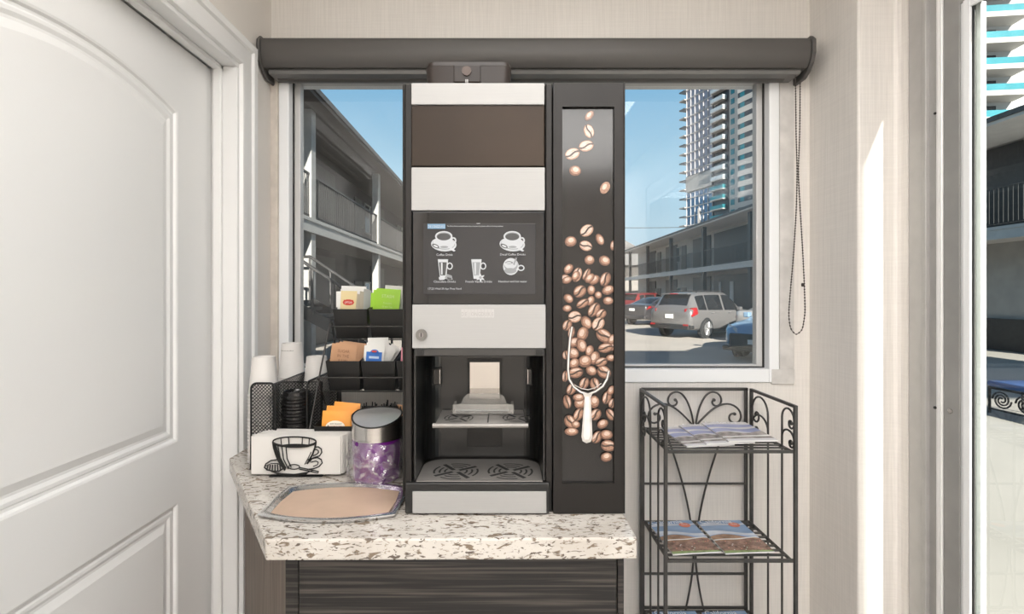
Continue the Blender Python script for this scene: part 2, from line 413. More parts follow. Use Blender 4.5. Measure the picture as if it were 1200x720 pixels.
mb = MB(); mb.box(XD + .0, XD + .05, 1.366, 1.415, .03, 2.245); mb.box(XD + .0, XD + .05, -.55, -.50, .03, 2.245)
mb.box(XD + .0, XD + .05, -.5, 1.366, 2.17, 2.245); mb.box(XD + .0, XD + .05, -.5, 1.366, .03, .12)
mb.build('sliding_stile', ALU_S, gd, bevel=.002)
mb = MB(); mb.box(XD + .004, XD + .007, 1.354, 1.366, .12, 2.17); mb.box(XD - .002, XD + .007, 1.333, 1.354, .12, 2.17); mb.box(XD - .002, XD + .007, -.5, 1.333, 2.145, 2.17)
mb.build('glazing_bead', VINYL, gd, bevel=.0015)
mb = MB(); mb.box(XD + .0035, XD + .0075, 1.3285, 1.333, .12, 2.145); mb.build('gasket', GASK, gd)
mb = MB(); mb.box(XD + .008, XD + .014, -.5, 1.37, .12, 2.168); mb.build('pane', glass_mat('door_glass', (.96, .985, .97), 1.8), gd)
mb = MB(); mb.box(XD + .045, XD + .06, 1.352, 1.39, .1, 2.17); mb.build('outer_stile', VINYL, gd, bevel=.002)
for yy, zz, r in ((1.434, PZ(133, 1.434), .0035), (1.434, PZ(478, 1.434), .004), (1.392, PZ(482, 1.392), .007)):
    MB().lathe([(r, 0), (r, .003), (r * .5, .004)], (XD - .009 if r < .006 else XD - .003, yy, zz), 12, 'x').build('screw', STEEL if r > .006 else GASK, gd, smooth=30)

# ceiling lamps (behind the photographer's head height, on the room's ceiling)
EM = 8.3
LAMPS = [M('lamp_diffuser', (.9, .9, .9), .5, emit=(1., .98, .958), es=EM * .70), M('large_lamp_diffuser', (.9, .9, .9), .5, emit=(1., .98, .958), es=EM * 1.02)]
for i, (yc, lab) in enumerate(((.30, 'square flat ceiling lamp between the door and the sliding glass door'), (-1.75, 'large square flat ceiling lamp at the far end of the lobby ceiling'))):
    l = thing('ceiling_lamp', (.2, yc, ZC), lab, 'lamp', 'ceiling lamps')
    mb = MB(); frame_ring2 = None
    w = (.62, .90)[i]
    mb.box(.2 - w - .03, .2 - w, yc - w - .03, yc + w + .03, ZC - .03, ZC); mb.box(.2 + w, .2 + w + .03, yc - w - .03, yc + w + .03, ZC - .03, ZC)
    mb.box(.2 - w, .2 + w, yc - w - .03, yc - w, ZC - .03, ZC); mb.box(.2 - w, .2 + w, yc + w, yc + w + .03, ZC - .03, ZC)
    mb.build('frame', VINYL, l, bevel=.003)
    MB().box(.2 - w, .2 + w, yc - w, yc + w, ZC - .018, ZC - .002).build('diffuser', LAMPS[i], l)

# ================================================================== roller blind
bl = thing('roller_blind', (.1, 1.73, 2.19), 'dark grey rolled-up roller blind cassette mounted across the top of the window', 'blind')
bx0, bx1 = -.822, 1.045
def yz_extrude(pts, x0, x1): return MB().prism([(x0, y, z) for y, z in pts], (x1 - x0, 0, 0))
cas = [(1.829, 2.262), (1.735, 2.262)] + [(1.735 - .016 * math.sin(R(a)), 2.246 + .016 * math.cos(R(a))) for a in (20, 45, 70, 90)] + [(1.719, 2.215), (1.722, 2.195), (1.732, 2.176), (1.742, 2.166), (1.829, 2.166)]
yz_extrude(cas, bx0 + .006, bx1 - .012).build('cassette', BLIND, bl, smooth=30)
for xa, xb in ((bx0 - .004, bx0 + .006), (bx1 - .012, bx1 + .002)):
    pts = [(1.829, 2.268), (1.728, 2.268), (1.711, 2.25), (1.711, 2.205), (1.722, 2.178), (1.745, 2.152), (1.77, 2.138), (1.829, 2.138)]
    yz_extrude(pts, xa, xb).build('end_cap', BLIND, bl, bevel=.003)
pts = [(1.829, 2.166), (1.752, 2.166), (1.747, 2.158), (1.752, 2.149), (1.829, 2.149)]
yz_extrude(pts, bx0 + .02, bx1 - .03).build('lower_channel', BLINDB, bl, smooth=30)
mb = yz_extrude([(1.79, 2.17), (1.79, 2.147), (1.803, 2.143), (1.812, 2.147), (1.812, 2.17)], bx0 + .03, bx1 - .06)
mb.build('bottom_bar', BLIND, bl, bevel=.003)
yz_extrude([(1.797, 2.20), (1.797, 2.166), (1.806, 2.166), (1.806, 2.20)], bx0 + .025, bx1 - .035).build('fabric_edge', BLINDB, bl)
# bead chain loop
def chain_pts():
    Yc = 1.765; out = []
    left = [(932, 88), (933, 150), (935, 205), (934, 250), (931, 300), (927, 345), (925, 370), (927, 386), (933, 393), (939, 388), (942, 368), (941, 340), (939, 300), (936, 250), (933.5, 205), (936, 150), (936.5, 88)]
    k = len(left)
    for i in range(k - 1):
        a, b = left[i], left[i + 1]
        for t in range(8):
            u = t / 8; out.append((PX(a[0] + (b[0] - a[0]) * u, Yc), Yc + .006 * math.sin(i * 3.14 / 8) - (.004 if i > 8 else 0), PZ(a[1] + (b[1] - a[1]) * u, Yc)))
    return out
cp = [Vector(p) for p in chain_pts()]
# smooth
for _ in range(6): cp = [cp[0]] + [(cp[i - 1] + cp[i] * 2 + cp[i + 1]) / 4 for i in range(1, len(cp) - 1)] + [cp[-1]]
fine = []
for i in range(len(cp) - 1):
    L = (cp[i + 1] - cp[i]).length; n = max(1, int(L / .0022))
    for t in range(n): fine.append(cp[i].lerp(cp[i + 1], t / n))
mb = MB(); mb.tube(fine, [.0026 if (i // 2) % 2 == 0 else .0011 for i in range(len(fine))], 6)
mb.lathe([(.004, -.006), (.005, 0), (.004, .006)], tuple(Vector((PX(940.5, 1.765), 1.764, PZ(334, 1.765)))), 8)
mb.build('bead_chain', M('dark_bead_chain', (.06, .05, .045), .4, .5, noise=(90, .2)), bl, smooth=50)

# ================================================================== counter and cabinet
ZT = .91; TH = .043
cpts = [(-.470, 1.012), (.266, 1.018), (.266, 1.826), (-.811, 1.826), (-.811, 1.515)]
mb = MB(); mb.prism([(x, y, ZT - TH) for x, y in cpts], (0, 0, TH))
ct = mb.build('countertop', QUARTZ, None, bevel=.004)
tag(ct, 'cream quartz countertop with brown flecks, its left corner cut off at an angle', 'countertop')
cab = thing('base_cabinet', (-.1, 1.45, 0), 'dark striped laminate base cabinet under the speckled countertop', 'cabinet')
fp = [(-.440, 1.075), (.245, 1.075), (.245, 1.815), (-.795, 1.815), (-.795, 1.575)]
MB().prism([(x, y, .09) for x, y in fp], (0, 0, ZT - TH - .0915)).build('carcass', WOODS, cab, bevel=.002)
MB().prism([(x * .97 if x < 0 else x - .02, y + .05 if y < 1.3 else y - .02, 0) for x, y in fp], (0, 0, .09)).build('plinth', BLACKP, cab)
MB().box(-.451, -.424, 1.058, 1.076, .09, .862).build('stile', WOOD, cab, bevel=.0015)
MB().box(.236, .249, 1.058, 1.076, .09, .862).build('stile', WOOD, cab, bevel=.0015)
MB().box(-.421, .233, 1.054, 1.074, .095, .862).build('door', WOOD, cab, bevel=.0015)
MB().box(PX(485, 1.04), PX(582, 1.04), 1.03, 1.075, .8635, .8668).build('support_plate', ALU, cab)
# ================================================================== coffee machine
Y0 = 1.128
def mx(px): return (px - 590) / 531.9
def mz(py): return EYE - (py - 345) / 531.9
UX, UZ = (1, 0, 0), (0, 0, 1)
cm = thing('coffee_machine', (mx(600), 1.4, ZT), 'tall bronze-black coffee vending machine with touchscreen and coffee bean side panel standing on the countertop', 'coffee machine')
xa, xb = mx(474), mx(647.5); zt = mz(97); zb_ = ZT + .0015; YBK = 1.655
bayx0, bayx1, bayz0, bayz1 = mx(485), mx(638.5), mz(564), mz(409)
mb = MB()
mb.box(xa, xb, Y0 + .03, YBK, bayz1, zt)                 # upper housing
mb.box(xa, bayx0, Y0 + .03, YBK, zb_, bayz1); mb.box(bayx1, xb, Y0 + .03, YBK, zb_, bayz1)
mb.box(bayx0, bayx1, 1.30, YBK, zb_, bayz1); mb.box(bayx0, bayx1, Y0 + .03, 1.30, zb_, bayz0 - .006)
mb.box(mx(470), mx(475), Y0 + .02, YBK, zb_ + .03, zt)   # left flank
mb.build('housing', BODY, cm)
# bay lining
mb = MB()
mb.box(bayx0, bayx0 + .003, Y0 + .006, 1.30, bayz0, bayz1); mb.box(bayx1 - .003, bayx1, Y0 + .006, 1.30, bayz0, bayz1)
n = 8
for sgn, xe in ((1, bayx0 + .003), (-1, bayx1 - .003)):   # rounded inner rear corners
    prev = None
    for i in range(n + 1):
        a = R(90 * i / n); r = .05
        p = (xe + sgn * (r - r * math.cos(a)), 1.30 - (r - r * math.sin(a)) - .002)
        if prev: mb.poly([(prev[0], prev[1], bayz0), (p[0], p[1], bayz0), (p[0], p[1], bayz1), (prev[0], prev[1], bayz1)])
        prev = p
mb.box(bayx0 + .04, bayx1 - .04, 1.295, 1.299, bayz0, bayz1)
mb.build('bay_lining', M('bay_black_lining', (.008, .0078, .0075), .3, spec=.6, coat=.25, bump=(500, .03)), cm, smooth=60)
# stiles of the door
mb = MB(); mb.box(mx(474), mx(482), Y0 + .003, Y0 + .03, mz(575), zt); mb.box(mx(639.5), mx(647.5), Y0 + .003, Y0 + .03, mz(575), zt)
mb.box(mx(482), mx(639.5), Y0 + .012, Y0 + .03, mz(408), zt)
mb.build('door_frame', BODY, cm, bevel=.0025)
mb = MB(); mb.tube([(mx(472.2), Y0 + .012, zb_ + .045), (mx(472.2), Y0 + .012, zt)], .0032, 8); mb.build('edge_strip', BODY, cm, smooth=60)
def plate(name, x0, x1, y0, y1, mat, d=.0, th=.01, bev=.0012, parent=None):
    return MB().box(mx(x0), mx(x1), Y0 + d, Y0 + d + th, mz(y1), mz(y0)).build(name, mat, parent or cm, bevel=bev)
plate('aluminium_panel', 482, 638, 97.3, 122.5, ALU)
plate('bronze_panel', 482, 638, 123.2, 194.2, BODYB, .003)
plate('aluminium_panel', 482, 638.5, 196.2, 246.7, ALU)
lock_panel = plate('aluminium_panel', 483, 639.5, 357.2, 408.4, ALU)
# embossed maker's tiles on the panel
mb = MB()
for i, ch in enumerate('DEJONGDUKE'):
    x0 = mx(540.5 + i * 3.9); x1 = mx(543.9 + i * 3.9)
    mb.mat(0).box(x0, x1, Y0 - .0004, Y0 + .002, mz(372.3), mz(362.6))
    mb.mat(1).text(ch, ((x0 + x1) / 2, Y0 - .0006, mz(370.6)), UX, UZ, .0125, 'CENTER', .62)
mb.build('maker_badge', [M('embossed_badge', (.46, .453, .446), .5, .4, noise=(30, .02)), M('badge_letter', (.33, .32, .315), .5, .4, noise=(30, .02))], lock_panel)
mb = MB(); mb.mat(0).lathe([(.0125, .0), (.0125, .004), (.0105, .0055), (.010, .003)], (mx(494), Y0 - .0055, mz(392.5)), 24, 'y')
mb.mat(1).lathe([(.0098, 0), (.0098, .002)], (mx(494), Y0 - .0045, mz(392.5)), 20, 'y')
mb.mat(2).lathe([(.0055, 0), (.0055, .002)], (mx(494), Y0 - .006, mz(392.5)), 16, 'y'); mb.mat(1).box(mx(494) - .0011, mx(494) + .0011, Y0 - .0066, Y0 - .005, mz(395), mz(390))
mb.build('lock', [M('lock_ring', (.20, .195, .19), .3, .8, noise=(60, .1)), BLACKP, M('lock_barrel', (.30, .29, .28), .35, .8, noise=(60, .1))], lock_panel, smooth=30)
# display
disp = plate('display_glass', 483.5, 638, 248.2, 356.6, BLACKG, .002, .01)
SCR = M('lit_screen', (.012, .012, .013), .06, emit=(.020, .020, .022), es=1., coat=.15, noise=(3, .1))
SW = M('lit_icon_white', (.10, .10, .10), .5, emit=(.72, .72, .72), es=.8, noise=(200, .05))
SG = M('lit_icon_grey', (.06, .06, .06), .5, emit=(.36, .36, .36), es=.8, noise=(200, .05))
SD = M('lit_icon_dark', (.02, .02, .02), .5, emit=(.07, .067, .065), es=.8, noise=(200, .05))
SB = M('lit_logo_blue', (.05, .08, .1), .5, emit=(.18, .34, .52), es=.8, noise=(200, .05))
plate('screen', 496, 627.5, 262, 345, SCR, .0012, .003, .0005, disp)
mb = MB(); yl = [Y0 + .0010]
def lay(): yl[0] -= .00003; return yl[0]
def el(px, py, rx, ry, m, rot=0.):
    a = R(rot); y = lay(); s = 1 / 531.9
    mb.mat(m).ell((mx(px), y, mz(py)), (math.cos(a), 0, math.sin(a)), (-math.sin(a), 0, math.cos(a)), rx * s, ry * s, 22)
def rg(px, py, rx, ry, t, m):
    s = 1 / 531.9; mb.mat(m).ring((mx(px), lay(), mz(py)), UX, UZ, rx * s, ry * s, t * s, 20)
def pg(pts, m):
    y = lay(); mb.mat(m).poly([(mx(a), y, mz(b)) for a, b in pts])
def tx(t, px, py, size, al='CENTER', xs=1., m=0): mb.mat(m).text(t, (mx(px), lay(), mz(py)), UX, UZ, size / 531.9, al, xs)
def cup_icon(cx):
    el(cx, 286.5, 15, 8.2, 0, -4); el(cx, 286, 13.2, 6.6, 1, -4); el(cx, 285.5, 12.6, 6.2, 0, -4)
    el(cx - 9.6, 288.5, 4.6, 2.2, 2, -25); el(cx - 9.4, 288.6, 3.0, 1.1, 0, -25)
    rg(cx + 11.4, 282, 3.4, 4.0, 1.7, 0)
    pg([(cx - 9.6, 277), (cx + 10, 277), (cx + 9.2, 283), (cx + 6.0, 288.6), (cx + 1, 290.4), (cx - 3, 290.2), (cx - 7, 287.5), (cx - 9.2, 283)], 0)
    el(cx + .4, 289.6, 4.8, 1.3, 1)
    pg([(cx + 4, 288), (cx + 5.4, 286.8), (cx + 14, 294), (cx + 12, 295), (cx + 8, 293)], 0)
    el(cx, 277.2, 10.2, 6.3, 0); el(cx, 277.2, 8.6, 4.8, 1); el(cx, 277.6, 8.0, 4.2, 2)
cup_icon(520); cup_icon(600.3)
def latte(cx, full):
    pg([(cx - 6.4, 304), (cx + 5.8, 304), (cx + 3.4, 327), (cx - 3.6, 327)], 0)
    pg([(cx - 5.0, 307.5), (cx + 4.2, 307.5), (cx + 2.6, 323.0), (cx - 3.4, 323.0)], 1 if full else 2)
    pg([(cx - 2.8, 308), (cx - .8, 308), (cx - .8, 322), (cx - 2.4, 322)], 0)
    rg(cx + 7.6, 312, 3.6, 4.2, 1.3, 0)
latte(519.4, False); latte(558.6, True)
pg([(521, 325.5), (524, 321.2), (529.5, 323.2), (530.5, 328), (525, 328.4)], 1); pg([(514, 325), (520, 324), (521, 328), (515, 328.4)], 0); pg([(524, 325), (529, 326), (528.6, 328), (524.4, 327.6)], 2)
for a in (30, 95, 150): el(563, 325.5, 5.2, 1.3, 0, a)
el(563, 325.5, 1.6, 1.6, 1)
rg(610.5, 314.2, 4.2, 3.6, 1.4, 0); el(598.7, 312.6, 9.2, 10.0, 0); el(598.7, 311, 8.0, 7.4, 1); el(598.4, 309.5, 7.4, 5.8, 0); el(598, 317.5, 7.2, 3.2, 1); el(596.5, 308, 4.4, 1.6, 2); el(596.2, 308.2, 3.6, 1.0, 0)
pg([(601, 310), (604.6, 301.6), (606.2, 302), (603.2, 311)], 1); pg([(604.4, 302), (605.2, 300.8), (606.6, 301), (606, 303)], 2)
pg([(501, 262.6), (522, 262.6), (522, 268.3), (501, 268.3)], 3)
for i, ch in enumerate('DEJONGDUKE'): tx(ch, 502.8 + i * 1.95, 267.2, 4.4, 'CENTER', .6)
tx('The Dorey Group is a world leader in the production of automatic coffee and beverage machines', 524, 266.0, 2.3, 'LEFT', .72)
tx('00000', 560.5, 262.8, 1.7)
tx('Coffee Drink', 521, 300, 3.6); tx('Decaf Coffee Drinks', 600.8, 299.6, 3.6)
tx('Chocolate Drinks', 521.2, 331.4, 3.6); tx('French Vanilla Drinks', 561, 331.4, 3.6); tx('Hazelnut and hot water', 600.8, 331.2, 3.5)
tx('17:21', 501, 339.8, 3.8, 'LEFT'); tx('Wed 30 Apr', 510, 339.6, 3.2, 'LEFT'); tx('Free Vend', 527.4, 339.6, 3.2, 'LEFT')
mb.build('screen_icons', [SW, SG, SD, SB], disp, recalc=False)
# dispensing head lip, sensor windows, chrome outlet, cup shelf
plate('dispensing_lip', 485.5, 638, 408.6, 418, M('grey_lip_plastic', (.045, .043, .041), .35, bump=(400, .02)), .004, .05, .003)
for a_ in (488, 628): MB().box(mx(a_), mx(a_ + 8), Y0 + .001, Y0 + .02, mz(417), mz(409.5)).build('lip_bracket', BLACKP, cm, bevel=.001)
def bx(px, Y=1.293): return (px - 590) * Y / F
def bz(py, Y=1.293): return EYE - (py - 345) * Y / F
mb = MB(); mb.mat(0).box(bx(550), bx(586), 1.291, 1.296, bz(468), bz(424)); mb.build('chrome_outlet', CHROME, cm, bevel=.0015)
mb = MB(); mb.box(bx(547.5), bx(588.5), 1.2935, 1.2955, bz(524), bz(420)); mb.build('back_plate', BLACKP, cm, bevel=.001)
for x0, x1 in ((506.5, 518), (617, 623.5)):
    mb = MB(); mb.mat(0).box(bx(x0), bx(x1), 1.283, 1.298, bz(451), bz(431))
    mb.mat(1).box(bx(x0 + 1.2), bx(x1 - 1.2), 1.2822, 1.2835, bz(449.5), bz(432.5))
    mb.mat(2).box(bx(x1 - 2.6), bx(x1 - 1.4), 1.281, 1.2835, bz(449.5), bz(432.5)) if x1 < 600 else mb.mat(2).box(bx(x0 + .8), bx(x0 + 2), 1.281, 1.2835, bz(449.5), bz(432.5))
    mb.build('cup_sensor', [BLACKP, BLACKG, STEEL], cm, bevel=.0006)
def slots(mb, cx, cy, r, z, arcs, aw, rot=45, asp=1.):
    U, V = (1, 0, 0), (0, 1, 0)
    for k in range(4):
        a = R(rot + 90 * k + 5)
        d = Vector((math.cos(a), math.sin(a) * asp, 0)); p = Vector((cx, cy, z))
        w = Vector((-d.y, d.x, 0)).normalized() * aw / 2
        mb.poly([p + d * r * .16 - w, p + d * r - w, p + d * r + w, p + d * r * .16 + w])
        for fr in arcs:
            mb.ring((cx, cy, z), U, V, r * fr, r * fr * asp, r * .085, 8, a + R(17), a + R(73))
# drip tray
tz = bayz0 - .002
mb = MB(); ty0, ty1 = Y0 + .004, 1.285; x0, x1 = bayx0 + .004, bayx1 - .004
pts = [(x0, ty0, tz - .004), (x1, ty0, tz - .004)]
for i in range(9): a = R(90 * i / 8); pts.append((x1 - .05 + .05 * math.cos(a), ty1 - .05 + .05 * math.sin(a), tz - .004))
for i in range(9): a = R(90 + 90 * i / 8); pts.append((x0 + .05 + .05 * math.cos(a), ty1 - .05 + .05 * math.sin(a), tz - .004))
mb.prism(pts, (0, 0, .004)); TRS = M('satin_tray_steel', (.27, .255, .24), .36, .35, noise=(30, .06))
dt = mb.build('drip_tray', TRS, cm, bevel=.001)
mb = MB(); slots(mb, -.111, 1.196, .056, tz + .0004, (.95, .72, .5), .010, 30); slots(mb, .016, 1.196, .056, tz + .0004, (.95, .72, .5), .010, 30)
mb.build('drain_slots', GASK, dt, recalc=False)
# bottom drawer front
mb = MB(); mb.box(mx(475), mx(644), Y0 - .004, Y0 + .04, zb_ + .002, mz(565.5)); mb.box(mx(474), mx(647.5), Y0 + .01, Y0 + .05, zb_, mz(575)); dr = mb.build('drip_drawer', BLACKP, cm, bevel=.0025)
plate('drawer_panel', 484, 640, 575.2, 600.5, ALU, -.0065, .005, .0008, dr)
# cup shelf with clear splash guard
sz = bz(497, 1.15) ; mb = MB()
sx0, sx1 = (507 - 590) * 1.15 / F, (619 - 590) * 1.15 / F
mb.box(sx0 + .006, sx1 - .006, 1.152, 1.288, sz - .002, sz); mb.tube([(sx0, 1.151, sz - .004), (sx1, 1.151, sz - .004)], .0055, 10)
sh = mb.build('cup_shelf', TRS, cm, smooth=35)
mb = MB(); slots(mb, -.105, 1.205, .036, sz + .0005, (.95, .7), .007, 30, 1.15); slots(mb, .032, 1.205, .036, sz + .0005, (.95, .7), .007, 30, 1.15); mb.box(-.037, -.034, 1.16, 1.25, sz + .0003, sz + .0006)
mb.build('shelf_slots', GASK, sh)
gz0, gz1 = sz + .002, sz + .075; gy = 1.235
CLR = film_mat('clear_splash_plastic', (.80, .77, .72), .20, .08)
mb = MB(); gx0, gx1 = bx(531, gy), bx(602, gy)
zz = lambda p: bz(p, gy)
mb.box(gx0, gx1, gy - .012, gy + .03, zz(482), zz(477)); mb.box(gx0, gx1, gy - .014, gy - .010, zz(484), zz(473))
mb.box(gx0, gx0 + .006, gy - .014, gy + .03, zz(484), zz(473)); mb.box(gx1 - .006, gx1, gy - .014, gy + .03, zz(484), zz(473))
gb = gy + .02
sil = [(534, 475), (540, 473), (544, 465), (549, 461.5), (585, 461.5), (591, 465), (594, 473), (600, 475)]
mb.prism([(bx(a, gb), gb, bz(b, gb)) for a, b in sil], (0, .003, 0))
mb.build('splash_guard', CLR, sh, bevel=.001)
mb = MB(); mb.box(gx0 + .006, gx1 - .012, gy - .0155, gy - .0143, zz(480.5), zz(478.6)); mb.build('guard_edge', ALU, sh)
# side module with printed bean panel
sm0, sm1 = mx(648.5), mx(732.5); wx0, wx1, wz0, wz1 = mx(659), mx(720), mz(567), mz(125)
mb = MB()
mb.box(sm0, sm1, Y0 + .022, YBK, zb_, zt)
frame_ring(mb, sm0, sm1, zb_, zt, .001, Y0, Y0 + .02)
mb2 = MB(); mb2.box(sm0, wx0, Y0, Y0 + .022, zb_, zt); mb2.box(wx1, sm1, Y0, Y0 + .022, zb_, zt); mb2.box(wx0, wx1, Y0, Y0 + .022, wz1, zt); mb2.box(wx0, wx1, Y0, Y0 + .022, zb_, wz0)
MB().box(sm0, sm1, Y0 + .022, YBK, zb_, zt).build('side_module', BODY, cm, bevel=.003)
mod = mb2.build('side_module_frame', BODY, cm)
MB().box(sm1 - .0045, sm1, Y0 - .0012, Y0 + .01, zb_, zt).build('edge_strip', BODY, cm, bevel=.002)
MB().box(wx0, wx1, Y0 + .0085, Y0 + .018, wz0, wz1).build('print_panel', M('printed_panel_black', (.013, .012, .0115), .16, spec=.45, coat=.12, noise=(3, .15)), cm)
BT = [M('bean_outline', (.022, .012, .008), .35, coat=.3, noise=(60, .2)), M('bean_brown', (.15, .068, .042), .35, coat=.3, noise=(220, .45)),
      M('bean_tan', (.33, .185, .125), .35, coat=.3, noise=(260, .35)), M('bean_pale', (.56, .43, .355), .35, coat=.3, noise=(300, .2)), M('bean_crease', (.045, .025, .018), .35, coat=.3, noise=(60, .2)),
      M('scoop_steel_print', (.50, .47, .44), .3, coat=.3, noise=(40, .2)), M('scoop_bright_print', (.70, .68, .65), .3, coat=.3, noise=(40, .1)), M('scoop_dark_print', (.10, .09, .085), .3, coat=.3, noise=(30, .4))]
mb = MB(); yb = [Y0 + .0082]
def clipx(p): return min(max(p, 659.4), 719.6)
def pell(px, py, rx, ry, rot, m, dx=0., dy=0., n=18):
    a = R(rot); yb[0] -= .000012; c, s = math.cos(a), math.sin(a); pts = []
    for i in range(n):
        t = 2 * math.pi * i / n; u, v = dx + rx * math.cos(t), dy + ry * math.sin(t)
        pts.append((mx(clipx(px + u * c - v * s)), yb[0], mz(min(566, py - (u * s + v * c)))))
    mb.mat(m).poly(pts)
def pline(pts, wd, m):
    yb[0] -= .000012; mb.mat(m).ribbon([(mx(clipx(a)), yb[0], mz(b)) for a, b in pts], (0, 1, 0), wd / 531.9)
def bean(px, py, rx, ry, rot, kind, tone=0):
    """kind 0 = rounded back, 1 = flat side with crease; tone 1 = paler"""
    pell(px, py, rx * 1.05, ry * 1.05, rot, 0)
    pell(px, py, rx, ry, rot, 2 if tone else 1)
    if kind == 0:
        pell(px, py, rx * .80, ry * .76, rot, 2, .05 * rx, .10 * ry); pell(px, py, rx * .50, ry * .45, rot, 3, .08 * rx, .22 * ry)
    else:
        pell(px, py, rx * .86, ry * .8, rot, 3 if tone else 2, 0, .06 * ry)
        if not tone: pell(px, py, rx * .62, ry * .22, rot, 3, 0, .48 * ry)
        a = R(rot); c, s = math.cos(a), math.sin(a)
        for off, w, m in ((0, .20, 4),):
            pts = []
            for i in range(9):
                t = i / 8 * 2 - 1; u = rx * .98 * t; v = ry * .20 * math.sin(t * 3.0)
                pts.append((px + u * c - v * s, py - (u * s + v * c)))
            pline(pts, ry * w * 1.6, m)
        if tone:
            for k in (-.45, .5):
                pell(px, py, rx * .28, ry * .05, rot, 2, rx * .2 * (1 if k > 0 else -1), ry * k)
def B5(x, y, rx, ry, rot, kind, tone=0): bean(650 + x / 3.425, 120 + y / 3.425, rx / 3.425, ry / 3.425, rot, kind, tone)
def B6(x, y, rx, ry, rot, kind, tone=0): bean(650 + x / 3., 320 + y / 3., rx / 3., ry / 3., rot, kind, tone)
for a in ((142, 48, 24, 14, 50, 0), (140, 111, 28, 20, -70, 1, 1), (129, 171, 30, 22, 15, 1, 1), (73, 203, 30, 23, 20, 1, 1), (84, 271, 24, 21, -10, 0), (205, 340, 26, 18, 60, 0, 1),
          (131, 513, 29, 22, 35, 1, 1), (66, 557, 24, 21, 10, 0), (184, 549, 24, 15, -65, 0), (127, 575, 26, 20, -20, 1, 1), (142, 632, 20, 19, 0, 0), (203, 635, 23, 20, -25, 0), (238, 573, 20, 12, 80, 0),
          (57, 668, 22, 16, 50, 0), (92, 692, 30, 18, 70, 1, 1), (130, 690, 26, 12, 60, 1), (160, 712, 24, 18, 30, 0), (206, 708, 26, 20, 55, 1), (40, 705, 20, 14, 20, 0)): B5(*a)
rr = random.Random(3)
for a in ((76, 10, 18, 13, 60, 0), (125, 18, 20, 13, 45, 0), (180, 22, 26, 18, 65, 1), (45, 25, 18, 12, 20, 0), (90, 65, 24, 20, 40, 1), (130, 60, 14, 17, 0, 0), (128, 98, 18, 13, 60, 0), (155, 78, 13, 13, 0, 0), (190, 60, 22, 16, 20, 0), (190, 98, 18, 14, 0, 0),
          (50, 90, 18, 14, -40, 0), (100, 108, 24, 14, 30, 1), (45, 125, 16, 12, 0, 0), (140, 130, 28, 18, 55, 1), (165, 145, 20, 16, 40, 1), (72, 155, 23, 20, 5, 1, 1), (45, 185, 20, 16, 60, 1), (113, 175, 24, 17, -60, 0), (155, 180, 25, 20, 50, 1, 1),
          (100, 215, 26, 19, 70, 0), (60, 210, 22, 12, 80, 1), (175, 222, 30, 22, -35, 1), (205, 235, 20, 14, 60, 0), (70, 245, 20, 16, 30, 0), (205, 262, 18, 13, 0, 1), (95, 255, 25, 18, -70, 0), (180, 265, 26, 17, 10, 1),
          (65, 283, 22, 19, -30, 0), (124, 275, 20, 14, 75, 0), (40, 290, 16, 12, 90, 1), (142, 300, 24, 17, 70, 0), (108, 312, 24, 21, 15, 0), (200, 300, 18, 12, 0, 0), (70, 320, 20, 17, 40, 0), (165, 315, 22, 16, 20, 1), (38, 365, 20, 12, 80, 1),
          (175, 350, 26, 21, -35, 1), (75, 352, 26, 19, 10, 1), (130, 345, 20, 16, -30, 0), (105, 390, 22, 16, 60, 1), (142, 392, 22, 17, -80, 1), (60, 410, 22, 16, 60, 1), (90, 460, 20, 19, 20, 0), (85, 440, 20, 14, 0, 0), (140, 455, 18, 22, 0, 0),
          (185, 440, 24, 15, 70, 1), (200, 415, 18, 12, 60, 0), (45, 455, 24, 14, -80, 1), (205, 460, 18, 14, 60, 1), (85, 500, 24, 16, 60, 1), (55, 525, 24, 19, -60, 1), (145, 500, 22, 18, 50, 1), (198, 500, 22, 14, -60, 1), (75, 535, 15, 13, 0, 0),
          (170, 533, 20, 15, 30, 0), (60, 560, 24, 14, 0, 0), (150, 580, 24, 16, 55, 1), (183, 571, 22, 17, 0, 0), (190, 610, 26, 20, -10, 1), (183, 650, 20, 16, 10, 0)): B6(*a)
mb.build('bean_print', BT, cm, recalc=False); mb = MB()
# scoop: bowl outline, ferrule, handle
def S6(pts): return [(650 + a / 3., 320 + b / 3.) for a, b in pts]
bowl = [(62, 190), (55, 230), (50, 290), (48, 340), (52, 375), (68, 402), (92, 420), (118, 428), (145, 418), (170, 400), (185, 375), (192, 345)]
pline(S6(bowl), 3.4, 7); pline(S6(bowl), 1.5, 6)
pline(S6([(70, 395), (95, 408), (118, 412), (142, 406), (165, 390)]), 1.0, 5)
yb[0] -= .00002; mb.mat(5).poly([(mx(a), yb[0], mz(b)) for a, b in S6([(100, 425), (134, 425), (128, 440), (134, 580), (128, 596), (113, 601), (99, 594), (95, 578), (106, 440)])])
yb[0] -= .00002; mb.mat(6).poly([(mx(a), yb[0], mz(b)) for a, b in S6([(110, 436), (122, 436), (126, 575), (121, 588), (107, 588), (102, 575)])])
mb.build('scoop_print', BT, cm, recalc=False)
